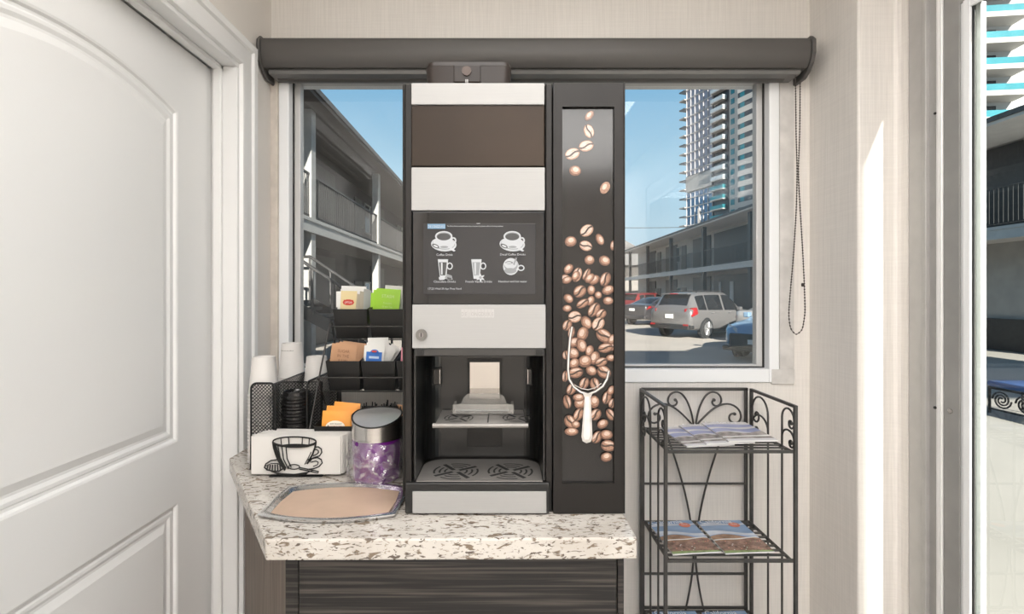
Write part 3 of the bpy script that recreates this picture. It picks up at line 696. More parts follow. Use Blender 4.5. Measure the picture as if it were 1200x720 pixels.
# bean hopper with lock on the top
hx0, hx1, hz0, hz1 = mx(497), mx(599.5), zt - .001, mz(69); hy0 = Y0 + .012
def hop(i0, i1, z0, z1, y1=1.36):
    def ol(i, z):
        a = hx0 + i; b = hx1 - i; r = .018; p = []
        for cx, cy, s0 in ((b - r, hy0 + i + r, -90), (b - r, y1 - i - r, 0), (a + r, y1 - i - r, 90), (a + r, hy0 + i + r, 180)):
            for k in range(6): t = R(s0 + 18 * k); p.append((cx + r * math.cos(t), cy + r * math.sin(t), z))
        return p
    A, Bq = ol(i0, z0), ol(i1, z1); n = len(A)
    m_ = MB(); m_.add(A + Bq, [tuple(range(n - 1, -1, -1)), tuple(range(n, 2 * n))] + [(i, (i + 1) % n, n + (i + 1) % n, n + i) for i in range(n)]); return m_
HOP = M('smoked_hopper_plastic', (.022, .015, .012), .34, spec=.35, noise=(8, .25))
hp = hop(.002, .0, hz0, hz1 - .010).build('bean_hopper', HOP, cm, smooth=35)
hop(.0005, .003, hz1 - .009, hz1).build('hopper_lid', HOP, hp, smooth=35)
mb = MB(); mb.box(mx(531), mx(563), hy0 - .003, hy0 + .01, hz0 + .006, hz1 - .010); mb.build('hopper_latch', HOP, hp, bevel=.002)
mb = MB(); mb.mat(0).lathe([(.0105, 0), (.0105, .003), (.008, .004), (.0078, .001)], (mx(546.5), hy0 - .0065, mz(81.5)), 20, 'y'); mb.mat(1).lathe([(.0062, 0), (.0062, .003)], (mx(546.5), hy0 - .006, mz(81.5)), 16, 'y')
mb.mat(2).box(mx(545), mx(546.2), hy0 - .004, hy0, hz0 + .004, hz0 + .012); mb.box(mx(547), mx(548.2), hy0 - .004, hy0, hz0 + .004, hz0 + .012)
mb.build('hopper_lock', [M('dull_lock_ring', (.07, .052, .045), .4, .5, noise=(40, .1)), BLACKP, ALU], hp, smooth=30)
mb = MB(); mb.box(hx0 + .02, hx1 - .02, hy0 + .0002, hy0 + .002, hz0 + .0015, hz0 + .005); mb.build('bean_window', M('beans_through_plastic', (.16, .08, .045), .4, noise=(90, .6)), hp)
# ================================================================== cups, lids and mesh organiser
org = thing('cup_organizer', (-.62, 1.56, ZT), 'black wire mesh cup organizer on the counter behind the napkins', 'organizer')
oz0, oz1 = ZT + .003, 1.148
def mesh_panel(name, a, b, z0, z1, round_a=True, round_b=False):
    """upright mesh panel from a to b (x, y) with a rounded rim wire"""
    a, b = Vector((*a, 0)), Vector((*b, 0)); d = (b - a); L = d.length; d.normalize(); nn = Vector((-d.y, d.x, 0)) * .0006
    r = .016; out = []
    def P(u, z): return a + d * u + Vector((0, 0, z))
    out.append(P(0, z0)); out.append(P(L, z0))
    if round_b: out += [P(L - r + r * math.cos(R(t)), z1 - r + r * math.sin(R(t))) for t in range(0, 91, 15)]
    else: out.append(P(L, z1))
    if round_a: out += [P(r + r * math.cos(R(t)), z1 - r + r * math.sin(R(t))) for t in range(90, 181, 15)]
    else: out.append(P(0, z1))
    m = MB(); m.prism([p - nn for p in out], nn * 2); o = m.build(name, BMESH, org)
    MB().tube(out, .0030, 8, True).build('rim_wire', BLKW, o, smooth=50)
mesh_panel('mesh_panel', (-.700, 1.42), (-.632, 1.42), oz0, oz1, True, True)
mesh_panel('mesh_panel', (-.640, 1.424), (-.640, 1.705), oz0, oz1 - .004, False, False)
mesh_panel('mesh_panel', (-.5525, 1.44), (-.5525, 1.705), oz0, oz1, True, False)
mesh_panel('mesh_panel', (-.735, 1.708), (-.5525, 1.708), oz0, oz1 - .01, False, False)
mesh_panel('mesh_panel', (-.735, 1.5585), (-.5525, 1.5585), oz0, oz1 - .02, False, False)
MB().box(-.702, -.5495, 1.415, 1.71, ZT + .0005, ZT + .003).build('base_tray', BLKW, org)

def make_cup():
    m = MB()
    H = .110
    prof = [(.0410, 0), (.0425, .0012), (.0425, .004), (.0410, .0055), (.0402, .007), (.0310, H - .004), (.0303, H), (.0282, H), (.0279, H - .007), (.001, H - .007)]
    m.lathe(prof, (0, 0, 0), 36, 'z', False, True)
    inner = [(.0407, 0.0003), (.0397, .006), (.0303, H - .009), (.001, H - .0095)]
    m.lathe(inner, (0, 0, 0), 36, 'z', False, False)
    o = m.build('paper_cup', CUPM, None, smooth=30, recalc=True)
    return o
cup = make_cup()
stacks = [(-.686, 1.466, 1.2165, 20, 'left stack'), (-.684, 1.655, 1.2375, 12, 'mid'), (-.5965, 1.635, 1.197, 12, 'right')]
lab_top = ['topmost upside-down white paper cup of the stack nearest the white door', 'tallest-standing upside-down white paper cup with a faint printed line near its base', 'topmost upside-down white paper cup of the stack beside the tea packet bins']
lab_low = ['white paper cup nested lower in the stack nearest the white door', 'white paper cup nested lower in the tallest stack of cups', 'white paper cup nested lower in the stack beside the tea packet bins']
grp = ['cups in the stack by the door', 'cups in the tallest stack', 'cups in the stack by the tea bins']
first = True
for si, (x, y, ztop, nmax, _) in enumerate(stacks):
    z = ztop - .110; k = 0
    while z > ZT + .004 and k < nmax:
        c = cup if first else cup.copy()
        if not first: COL.objects.link(c)
        first = False
        c.location = (x, y, z); c.rotation_euler = (0, 0, R(17 * k))
        tag(c, lab_top[si] if k == 0 else lab_low[si], 'cup', grp[si]); z -= .0098; k += 1
        if si == 1 and k == 1:
            m = MB(); m.ribbon([(.0326 * math.cos(a) * 1.055, .0326 * math.sin(a) * 1.055, .088) for a in [R(-150 + 6 * i) for i in range(17)]], (0, 0, 1), .003)
            vs = []
            mm = MB()
            pts = [(R(-148 + 5.2 * i)) for i in range(18)]
            for i in range(len(pts) - 1):
                a, b = pts[i], pts[i + 1]
                zl, zu = .0868, .0868 + .0022 * (1.0 if i % 3 else .5)
                r0 = .0402 - (.0402 - .0310) * (zl - .007) / .099 + .0003; r1 = .0402 - (.0402 - .0310) * (zu - .007) / .099 + .0003
                mm.poly([(r0 * math.cos(a), r0 * math.sin(a), zl), (r0 * math.cos(b), r0 * math.sin(b), zl), (r1 * math.cos(b), r1 * math.sin(b), zu), (r1 * math.cos(a), r1 * math.sin(a), zu)])
            pr = mm.build('printed_line', M('grey_cup_print', (.30, .30, .27), .6, noise=(400, .4)), None, recalc=False); pr.parent = c
# lids
m = MB(); m.lathe([(.0395, 0), (.0415, .0008), (.0415, .005), (.0395, .0062), (.0375, .008), (.036, .0165), (.0345, .018), (.0325, .0165), (.0315, .013), (.002, .0125)], (0, 0, 0), 40, 'z', False, True)
lid = m.build('cup_cover', LIDM, None, smooth=32)
z = 1.117 - .018; k = 0
while z > ZT + .004:
    c = lid if k == 0 else lid.copy()
    if k: COL.objects.link(c)
    c.location = (-.5965 + .0008 * math.sin(k * 2.1), 1.475 + .001 * math.cos(k * 1.7), z); c.rotation_euler = (R(1.0 * math.sin(k * 3)), R(.8 * math.cos(k * 2)), 0)
    tag(c, 'topmost glossy black cup lid of the lid stack in the mesh organizer' if k == 0 else 'glossy black cup lid lower in the lid stack of the mesh organizer', 'lid', 'lids in the stack'); z -= .0095; k += 1

# ================================================================== condiment organizer
cond = thing('condiment_organizer', (-.4, 1.55, ZT), 'three-tier black condiment organizer with tilted bins between the cups and the coffee machine', 'organizer')
BIN = M('black_bin_plastic', (.013, .0125, .012), .42, bump=(400, .03))
def bin_(x0, x1, yf, zt_, zb, depth=.085, taper=.010, parent=cond):
    """open bin: front leans in towards its bottom"""
    m = MB(); t = .0022
    A = [(x0, yf, zt_), (x1, yf, zt_), (x1, yf + depth, zt_ + .012), (x0, yf + depth, zt_ + .012)]
    Bq = [(x0 + taper * .5, yf + .022, zb), (x1 - taper * .5, yf + .022, zb), (x1 - taper * .5, yf + depth - .004, zb), (x0 + taper * .5, yf + depth - .004, zb)]
    Ai = [(x0 + t, yf + t, zt_), (x1 - t, yf + t, zt_), (x1 - t, yf + depth - t, zt_ + .012), (x0 + t, yf + depth - t, zt_ + .012)]
    Bi = [(p[0] + (t if i in (0, 3) else -t), p[1] + (t if i < 2 else -t), p[2] + t) for i, p in enumerate(Bq)]
    vs = A + Bq + Ai + Bi; fs = []
    for i in range(4):
        j = (i + 1) % 4
        fs += [(i, j, 4 + j, 4 + i), (8 + i, 12 + i, 12 + j, 8 + j), (i, 8 + i, 8 + j, j)]
    fs += [(4, 5, 6, 7), (12, 15, 14, 13)]
    m.add(vs, fs)
    o = m.build('bin', BIN, parent, bevel=.0012)
    return o
tiers = [(1.615, PZ(362.5, 1.615), PZ(397, 1.63)), (1.52, PZ(423.5, 1.52), PZ(458.5, 1.535)), (1.405, 1.032, .935)]
tb = [-.5385, -.426, -.3135, -.237]
for x0, x1, (yf, za, zb) in [(tb[i], tb[i + 1] - .004, t) for t in tiers[:1] for i in range(2)]: bin_(x0, x1, yf, za, zb)
mbn = [-.5285, -.424, -.3185, -.234]
for i in range(3): bin_(mbn[i], mbn[i + 1] - .003, *tiers[1])
bbn = [-.521, -.412, -.308, -.234]
for i in range(3): bin_(bbn[i], bbn[i + 1] - .003, tiers[2][0] if i == 0 else 1.43, tiers[2][1] if i == 0 else 1.055, tiers[2][2], .085 if i == 0 else .075)
# wire stand
m = MB(); wr = .0026
for xs, dx in ((-.545, -1), (-.231, 1)):
    fr = [(xs + dx * -.006, 1.385, ZT + .003), (xs, 1.42, 1.0), (xs, 1.505, 1.135), (xs, 1.6, 1.29), (xs, 1.606, 1.305), (xs, 1.616, 1.31), (xs, 1.63, 1.302), (xs, 1.665, 1.20), (xs, 1.70, 1.05), (xs, 1.725, ZT + .003)]
    m.tube(bez(fr[0], fr[1], fr[2], fr[3], 12) + [Vector(p) for p in fr[4:]], wr, 8)
    m.tube([(xs, 1.385, ZT + .003), (xs, 1.725, ZT + .003)], wr, 8)
    m.tube([(xs, 1.565, 1.06), (xs, 1.54, 1.10), (xs, 1.50, 1.15)], wr, 8)
for (y, z) in ((1.612, PZ(383, 1.612)), (1.517, PZ(443, 1.517))):
    m.tube([(-.545, y, z), (-.231, y, z)], .0022, 8)
for (y, z) in ((1.64, tiers[0][2] - .004), (1.55, tiers[1][2] - .004), (1.455, tiers[2][2] - .004), (1.70, tiers[0][2] - .004), (1.60, tiers[1][2] - .004), (1.47, tiers[2][2] - .004)):
    m.tube([(-.545, y, z), (-.231, y, z)], .0022, 8)
m.tube([(-.545, 1.695, 1.35 - .02), (-.545, 1.70, 1.25), (-.545, 1.725, ZT + .003)], wr, 8)
m.build('wire_stand', WIRE, cond, smooth=50)
for xc in (PX(426, 1.53), PX(466, 1.53)): MB().lathe([(.0022, 0), (.0022, .002)], (xc, 1.528, PZ(457, 1.53)), 10, 'y').build('rivet', STEEL, cond)

def packet(w, h, mats, art=None, th=.004, puff=.0018, crimp=True, wav=0.):
    """flat sachet standing in the local XZ plane, base at z = 0, front towards -Y; art(mb) adds print"""
    m = MB(); nx, nz = 7, 7
    def pt(i, j, sgn):
        u, v = i / nx, j / nz
        t = th / 2 * (math.sin(math.pi * u) * math.sin(math.pi * v)) ** .5 if 0 < u < 1 and 0 < v < 1 else .0003
        yy = wav * math.sin(v * 3 + u * 2)
        return ((u - .5) * w, sgn * t + yy, v * h)
    for sgn in (-1, 1):
        vs = [pt(i, j, sgn) for j in range(nz + 1) for i in range(nx + 1)]
        m.add(vs, [(j * (nx + 1) + i, j * (nx + 1) + i + 1, (j + 1) * (nx + 1) + i + 1, (j + 1) * (nx + 1) + i) for j in range(nz) for i in range(nx)])
    if crimp:
        for sgn in (-1, 1): pass
    return m
def place_packet(name, label, cat, group, mats, w, h, loc, tilt=0., lean=0., yaw=0., art=None, th=.004):
    m = packet(w, h, mats, th=th)
    o = m.build(name, mats[0], None, smooth=60)
    o.location = loc; o.rotation_euler = (R(lean), R(tilt), R(yaw)); tag(o, label, cat, group)
    if art:
        a = MB(); art(a, w, h, -th / 2 - .0006); p = a.build('printed_label', mats[1:], None, recalc=False); p.parent = o
    return o
X_, Z_ = (1, 0, 0), (0, 0, 1)
PY = M('pale_yellow_packet', (.80, .66, .36), .5, bump=(120, .2)); PRED = M('red_print', (.62, .05, .03), .5, noise=(60, .1)); POR = M('orange_red_print', (.72, .13, .05), .5, noise=(60, .1)); PW = M('white_packet', (.84, .83, .80), .5, bump=(120, .2))
PG = M('lime_green_packet', (.36, .68, .03), .4, bump=(120, .2)); PGL = M('pale_green_print', (.66, .84, .36), .5, noise=(60, .05)); PBR = M('kraft_brown_packet', (.52, .29, .16), .6, bump=(120, .2)); PDB = M('dark_brown_print', (.24, .11, .06), .6, noise=(100, .2))
PBL = M('blue_print', (.03, .17, .58), .45, noise=(60, .1)); PO = M('orange_packet', (.88, .36, .055), .42, bump=(120, .2)); POL = M('cream_oval_print', (.86, .78, .66), .5, noise=(60, .05)); PPK = M('pink_packet', (.80, .30, .38), .5, bump=(120, .2)); PCR = M('cream_packet', (.80, .74, .62), .5, bump=(120, .2)); PLG = M('light_blue_print', (.55, .70, .88), .5, noise=(60, .05))
# tea sachets, upper left bin
def art_tea(a, w, h, y):
    a.mat(0).ell((0, y, h * .62), X_, Z_, w * .36, h * .10, 10); a.mat(0).box(-w * .30, w * .30, y - .0001, y, h * .55, h * .70)
    a.mat(1).text('LIPTON', (0, y - .0004, h * .585), X_, Z_, h * .095, 'CENTER', .75)
    a.mat(2).box(-w * .46, w * .46, y - .0002, y, h * .16, h * .30)
zb0 = tiers[0][2] + .006
yt = 1.645
place_packet('tea_packet', 'pale yellow tea packet with a red oval label, front of the upper left bin', 'packet', 'tea packets in the upper left bin', [PY, PRED, PW, POR], .052, .098, (PX(407.5, yt), yt, PZ(341, yt) - .098), 1.5, -4, art=art_tea)
place_packet('tea_packet', 'white tea packet edge showing left of the pale yellow tea packet', 'packet', 'tea packets in the upper left bin', [PW], .055, .095, (PX(404, 1.652), 1.652, PZ(341.5, 1.652) - .095), -1, -3)
place_packet('tea_packet', 'tall white tea packet standing behind the pale yellow tea packet', 'packet', 'tea packets in the upper left bin', [PW], .082, .10, (PX(413, 1.672), 1.672, PZ(335.5, 1.672) - .10), 2, -3)
place_packet('tea_packet', 'wide white tea packet at the back of the upper left bin', 'packet', 'tea packets in the upper left bin', [PW], .086, .098, (PX(415, 1.682), 1.682, PZ(338.5, 1.682) - .098), -2, -3)
for k, (px, py, lab) in enumerate(((424, 345, 'cream tea packet turned edge on, just right of the pale yellow tea packet'), (428, 342, 'cream tea packet turned edge on, second right of the pale yellow tea packet'), (432, 339, 'cream tea packet turned edge on, farthest right in the upper left bin'))):
    place_packet('tea_packet', lab, 'packet', 'tea packets in the upper left bin', [(PCR, PCR, PW)[k]], .046, .088, (PX(px, 1.664) - .006, 1.664, PZ(py, 1.655) - .088), 5 + 2 * k, -3, 74)
def art_green(a, w, h, y):
    a.mat(0).text('STASH', (0, y - .0002, h * .70), X_, Z_, h * .15, 'CENTER', .95)
    a.mat(0).text('Premium', (0, y - .0002, h * .50), X_, Z_, h * .085, 'CENTER', .9); a.mat(0).text('Green Tea', (0, y - .0002, h * .38), X_, Z_, h * .085, 'CENTER', .9)
for k, (px, py, lab, t) in enumerate(((452.5, 338.5, 'front bright green tea packet with pale lettering in the upper right bin', 4), (450, 340, 'bright green tea packet second from the front in the upper right bin', 2), (447.5, 343.5, 'bright green tea packet third from the front, its left edge showing', 1))):
    yy = 1.640 + .008 * k
    place_packet('tea_packet', lab, 'packet', 'green tea packets', [PG, PGL], .078, .098, (PX(px, yy), yy, PZ(py, yy) - .098), t, -5, art=art_green if k == 0 else None)
place_packet('tea_packet', 'white tea packet peeking up behind the green tea packets', 'packet', None, [PW], .075, .10, (PX(462, 1.675), 1.675, PZ(335, 1.675) - .10), 4, -3)
# brown sugar sachets
def art_brown(a, w, h, y):
    for i, t in enumerate(('SUGAR', 'IN THE', 'RAW')): a.mat(0).text(t, (-.0, y - .0002, h * (.70 - .17 * i)), X_, Z_, h * .15, 'CENTER', .9)
for k in range(7):
    yy = 1.545 + .0065 * k; px = 400 + 3.4 * k; tp = 404.5 - .9 * min(k, 3) + 1.7 * max(0, k - 3)
    lab = ['front kraft brown sugar packet with dark print in the middle tier', 'kraft brown sugar packet second from the front of the middle tier', 'kraft brown sugar packet third from the front of the middle tier', 'kraft brown sugar packet standing tallest in the middle tier fan', 'kraft brown sugar packet fifth from the front of the fan', 'kraft brown sugar packet sixth from the front of the fan', 'rearmost kraft brown sugar packet of the fan, leaning right'][k]
    place_packet('sugar_packet', lab, 'packet', 'brown sugar packets', [PBR, PDB], .078 - .003 * k, .085, (PX(px, yy) , yy, PZ(tp, yy) - .083), 5 + 1.2 * k, -8, 0 + 3 * k, art=art_brown if k == 0 else None, th=.006)
def art_blue(a, w, h, y):
    a.mat(0).box(-w * .36, w * .40, y - .0001, y, h * .12, h * .78); a.mat(0).ell((.002, y - .0001, h * .78), X_, Z_, w * .2, h * .09)
    a.mat(1).ell((.001, y - .0004, h * .80), X_, Z_, w * .13, h * .035); a.mat(2).box(-w * .22, w * .26, y - .0003, y, h * .55, h * .63)
    a.mat(3).ell((.003, y - .0004, h * .34), X_, Z_, w * .13, h * .10)
wl = ['front white sweetener packet with a blue picture label', 'white sweetener packet second from the front behind the blue label', 'white sweetener packet third from the front behind the blue label', 'rearmost white sweetener packet rising above the blue label packet']
for k in range(4):
    yy = 1.545 + .011 * k; px = (436.5, 440, 443, 443)[k]; tp = (405.5, 402, 399, 396)[k]
    place_packet('sweetener_packet', wl[k], 'packet', 'white sweetener packets', [PW, PBL, PRED, PLG, PBR], .062, .086, (PX(px, yy), yy, PZ(tp, yy) - .086), 3 - k, -6, 4 * k, art=art_blue if k == 0 else None, th=.006)
for k, (px, tp, t, lab) in enumerate(((461, 407, 32, 'white sugar packet leaning right beside the sweetener packets'), (464.5, 406, 34, 'white sugar packet leaning right against the machine side of the bin'))):
    yy = 1.56 + .012 * k
    place_packet('sugar_packet', lab, 'packet', 'leaning white packets', [PW], .034, .080, (PX(px, yy) - .045, yy, PZ(tp, yy) - .068), t, -4, 10, th=.005)
place_packet('sweetener_packet', 'pink sweetener packet in the rightmost middle bin next to the machine', 'packet', None, [PPK], .052, .075, (-.288, 1.55, PZ(408, 1.55) - .075), 3, -5)
# orange packets in the bottom left bin
def art_or(a, w, h, y):
    a.mat(0).ell((0, y, h * .44), X_, Z_, w * .34, h * .22); a.mat(1).text('HONEY', (w * .05, y - .0003, h * .36), X_, Z_, h * .17, 'CENTER', .9)
    a.mat(2).poly([(-w * .30, y - .0003, h * .36), (-w * .20, y - .0003, h * .36), (-w * .25, y - .0003, h * .52)]); a.mat(2).text('RAW ORGANIC', (w * .02, y - .0003, h * .53), X_, Z_, h * .06, 'CENTER')
ol = ['front orange honey packet with a cream oval label', 'orange honey packet second from the front, just behind the oval label', 'orange honey packet third from the front, its left corner showing', 'rearmost orange honey packet rising highest at right']
for k, (px, py, w, t) in enumerate(((392.5, 482.5, .080, 1), (396.5, 481.5, .084, 3), (398.5, 476.5, .086, 1), (403, 472.5, .075, 5))):
    yy = 1.422 + .012 * k
    place_packet('honey_packet', ol[k], 'packet', 'orange honey packets', [PO, POL, PRED, INK], w, .078, (PX(px, yy), yy, PZ(py, yy) - .078), t, -10, 0, art=art_or if k == 0 else None, th=.010)
place_packet('sugar_packet', 'kraft brown packet in the rightmost bottom bin beside the machine', 'packet', None, [PBR], .055, .08, (-.288, 1.46, PZ(475.5, 1.46) - .08), 6, -4)
# stir sticks
m = MB(); m.tube([(0, 0, 0), (0, 0, .125)], .0017, 6); st0 = m.build('stir_stick', BLACKP, None, smooth=60)
rs = random.Random(11)
for k in range(44):
    s_ = st0 if k == 0 else st0.copy()
    if k: COL.objects.link(s_)
    u = (k % 22) / 21; row = k // 22
    px = 424 + 40 * u; yy = 1.445 + .02 * row + rs.uniform(0, .012)
    tp = 477 - (7 if u > .55 else 2.5) * rs.random() ** 1.2 - (2.5 if row else 0) + rs.uniform(-1, 2)
    s_.location = (PX(px, yy) * .97 - .010, yy, PZ(tp, yy) - .125); s_.rotation_euler = (R(rs.uniform(-7, 3)), R(rs.uniform(-2, 9)), 0)
    tag(s_, 'thin black stir stick standing among the others in the bottom bin', 'stir stick', 'black stir sticks')

# ================================================================== small countertop bin with a clear bag
cx, cy = -.333, 1.350; rad = .0635
tr = thing('countertop_bin', (cx, cy, ZT), 'small steel-topped purple countertop bin lined with a clear plastic bag', 'bin')
PUR = M('purple_bin_body', (.17, .018, .24), .22, .35, coat=.3, noise=(14, .35))
MB().lathe([(rad - .008, 0.001), (rad - .003, .006), (rad, .09), (rad, .112)], (cx, cy, ZT), 40).build('body', PUR, tr, smooth=40)
# steel collar cut on a slant; the low lip faces the front
m = MB(); n = 48; vs = []; zlow = PZ(502, cy - rad) - ZT; zhigh = PZ(480, cy + rad * .6) - ZT
def rimz(a):
    s_ = -math.sin(a); return zhigh + (zlow - zhigh) * (max(0, .35 + .65 * s_)) ** 1.5
for j in range(n):
    a = 2 * math.pi * j / n
    for r, z in ((rad + .001, .110), (rad + .001, rimz(a)), (rad - .0015, rimz(a) + .0005)): vs.append((cx + r * math.cos(a), cy + r * math.sin(a), ZT + z))
fs = [(3 * j + k, 3 * ((j + 1) % n) + k, 3 * ((j + 1) % n) + k + 1, 3 * j + k + 1) for j in range(n) for k in (0, 1)]
m.add(vs, fs); m.build('steel_collar', STEEL, tr, smooth=40)
m = MB(); m.tube([(cx + (rad + .0006) * math.cos(2 * math.pi * j / n), cy + (rad + .0006) * math.sin(2 * math.pi * j / n), ZT + rimz(2 * math.pi * j / n)) for j in range(n)], .0021, 8, True); m.build('rim', BLACKP, tr, smooth=60)
# swing lid: saddle plate filling the rim, lying back at a slant
m = MB(); rings = []
vs = [(cx, cy, ZT + (zhigh + zlow) / 2 + .008)]
for q in (.33, .66, .97):
    for j in range(n):
        a = 2 * math.pi * j / n; zc = (zhigh + zlow) / 2 + .008
        vs.append((cx + rad * q * math.cos(a), cy + rad * q * math.sin(a), ZT + zc + (rimz(a) - zc) * q ** 1.3))
fs = [(0, 1 + j, 1 + (j + 1) % n) for j in range(n)] + [(1 + k * n + j, 1 + k * n + (j + 1) % n, 1 + (k + 1) * n + (j + 1) % n, 1 + (k + 1) * n + j) for k in (0, 1) for j in range(n)]
m.add(vs, fs); m.build('swing_lid', M('lid_steel', (.74, .73, .72), .3, .7, noise=(30, .04)), tr, smooth=60)
# clear bag hanging over the sides
m = MB(); rb = random.Random(5); nn, nh = 72, 16; vs = []
ph = [rb.uniform(0, 6.28) for _ in range(8)]
for i in range(nh + 1):
    t = i / nh; z = .004 + .105 * t
    for j in range(nn):
        a = 2 * math.pi * j / nn
        wv = .0030 * math.sin(7 * a + ph[0] + 5 * t) + .0022 * math.sin(13 * a + ph[1] - 9 * t) + .0014 * math.sin(23 * a + ph[2] + 14 * t) + .0016 * math.sin(4 * a + 22 * t + ph[3])
        base = rad + .0065 + .004 * math.sin(math.pi * min(1, t * 1.2)) - (.004 if t > .93 else 0) + (.004 if .12 < t < .28 else 0) - (.0045 * (1 - t / .12) if t < .12 else 0)
        r = base + wv * (1 if t < .97 else .4)
        vs.append((cx + r * math.cos(a), cy + r * math.sin(a), ZT + z + (.006 * math.sin(3 * a + 1) if i == nh else 0)))
fs = [(i * nn + j, i * nn + (j + 1) % nn, (i + 1) * nn + (j + 1) % nn, (i + 1) * nn + j) for i in range(nh) for j in range(nn)]
m.add(vs, fs)
def bag_mat():
    mt = bpy.data.materials.new('crinkled_clear_bag'); mt.use_nodes = True; nt = mt.node_tree; nt.nodes.clear()
    o = nt.nodes.new('ShaderNodeOutputMaterial'); mx1 = nt.nodes.new('ShaderNodeMixShader'); mx2 = nt.nodes.new('ShaderNodeMixShader')
    t = nt.nodes.new('ShaderNodeBsdfTransparent'); d = nt.nodes.new('ShaderNodeBsdfDiffuse'); g = nt.nodes.new('ShaderNodeBsdfGlossy')
    d.inputs[0].default_value = (.85, .82, .80, 1); g.inputs['Roughness'].default_value = .12
    lw = nt.nodes.new('ShaderNodeLayerWeight'); lw.inputs[0].default_value = .35
    tc = nt.nodes.new('ShaderNodeTexCoord'); nz = nt.nodes.new('ShaderNodeTexNoise'); nz.inputs['Scale'].default_value = 34; nz.inputs['Distortion'].default_value = 1.2
    nt.links.new(tc.outputs['Object'], nz.inputs['Vector'])
    bp = nt.nodes.new('ShaderNodeBump'); bp.inputs['Strength'].default_value = .8; bp.inputs['Distance'].default_value = .006
    nt.links.new(nz.outputs['Fac'], bp.inputs['Height']); nt.links.new(bp.outputs[0], g.inputs['Normal'])
    rp = nt.nodes.new('ShaderNodeValToRGB'); rp.color_ramp.elements[0].position = .50; rp.color_ramp.elements[1].position = .80; rp.color_ramp.elements[0].color = (.07, .07, .07, 1); rp.color_ramp.elements[1].color = (.5, .5, .5, 1)
    nt.links.new(nz.outputs['Fac'], rp.inputs[0])
    nt.links.new(rp.outputs[0], mx1.inputs[0]); nt.links.new(t.outputs[0], mx1.inputs[1]); nt.links.new(d.outputs[0], mx1.inputs[2])
    ml = nt.nodes.new('ShaderNodeMath'); ml.operation = 'MULTIPLY_ADD'; ml.inputs[1].default_value = .35; ml.inputs[2].default_value = .12; nt.links.new(lw.outputs['Facing'], ml.inputs[0])
    nt.links.new(ml.outputs[0], mx2.inputs[0]); nt.links.new(mx1.outputs[0], mx2.inputs[1]); nt.links.new(g.outputs[0], mx2.inputs[2]); nt.links.new(mx2.outputs[0], o.inputs[0]); return mt
m.build('clear_bag', bag_mat(), tr, smooth=80)

# ================================================================== napkins and their holder
NY = 1.36; ang = R(-2.0)
nx0, nx1 = PX(294, NY), PX(400, NY)
ncx = (nx0 + nx1) / 2; nw = nx1 - nx0; nh_ = PZ(511.5, NY) - ZT - .006
m = MB()
def napkin():
    m = MB(); w, h, t = nw, nh_, .0038; r = .0017
    prof = [(-t / 2 + .0002, h - .0003), (-t / 2, h * .5), (-t / 2, .002), (-.0006, 0), (.0006, 0), (t / 2, .002), (t / 2, h * .5), (t / 2 - .0002, h - .0003), (.0004, h - .0003), (.0001, .004), (-.0001, .004), (-.0004, h - .0003)]
    m.prism([(-w / 2, y, z) for y, z in prof], (w, 0, 0)); return m.build('napkin', PAPERW, None, bevel=.0006)
nap0 = napkin(); NN = 15
hold = thing('napkin_holder', (ncx, NY + .03, ZT), 'black iron napkin holder shaped like a steaming coffee cup and saucer on the counter', 'napkin holder', rz=ang)
rj = random.Random(2)
for k in range(NN):
    nb = nap0 if k == 0 else nap0.copy()
    if k: COL.objects.link(nb)
    nb.location = (ncx + .0012 * k + (0 if k == 0 else rj.uniform(-.002, .003)), NY + .0046 * k, ZT + .0062 + (0 if k == 0 else rj.uniform(0, .0015))); nb.rotation_euler = (R(-1.0), R(rj.uniform(-.5, .5) if k else -.6), ang)
    tag(nb, 'front white paper napkin behind the iron cup silhouette' if k == 0 else 'rearmost white paper napkin of the stack in the iron holder' if k == NN - 1 else 'white paper napkin standing within the stack in the iron holder', 'napkin', 'napkins in the holder')
m = MB(); sy = NY - .0052
def H(a, b): # zoom (640x720 crop of 260..420 x 490..670) to plane
    return (PX(260 + a / 4., sy), sy, PZ(490 + b / 4., sy))
def st(pts, w=5., closed=False): m.tube([H(*p) for p in pts], w / 4. / 2 * sy / F, 8, closed)
def fill(pts): m.prism([Vector(H(*p)) + Vector((0, -.001, 0)) for p in pts], (0, .002, 0))
def ellp(cx_, cy_, rx, ry, a0=0, a1=360, n=28): return [(cx_ + rx * math.cos(R(a0 + (a1 - a0) * i / n)), cy_ + ry * math.sin(R(a0 + (a1 - a0) * i / n))) for i in range(n + (0 if a1 - a0 == 360 else 1))]
st(ellp(340, 111, 101, 22), 7, True)
fill(ellp(345, 131, 70, 9))
st(ellp(340, 118, 98, 20, 15, 165), 4)
left = [(239, 113), (243, 140), (252, 170), (264, 200), (280, 225), (296, 246)]; st(left, 8)
st([(441, 113), (436, 140), (425, 170), (412, 195), (400, 215)], 8)
for x0, y0, x1, y1 in ((262, 128, 300, 235), (280, 128, 312, 240), (300, 130, 325, 232)):
    st([(x0, y0), ((x0 + x1) / 2 - 7, (y0 + y1) / 2 + 10), (x1, y1)], 5)
fill([(239, 118), (252, 124), (270, 175), (300, 236), (296, 248), (276, 224), (254, 178)])
for x in (276, 312, 378, 410): st([(x, 92 if 300 < x < 400 else 95), (x + (3 if x < 340 else -2), 122 if 300 < x < 400 else 124)], 4.5)
st([(418, 160), (404, 190), (388, 218)], 4)
# handle
st([(436, 138), (452, 136), (466, 146), (468, 162), (458, 178), (440, 184), (424, 190), (412, 204)], 6)
st([(430, 152), (442, 148), (452, 154), (452, 164), (442, 172), (428, 178)], 5)
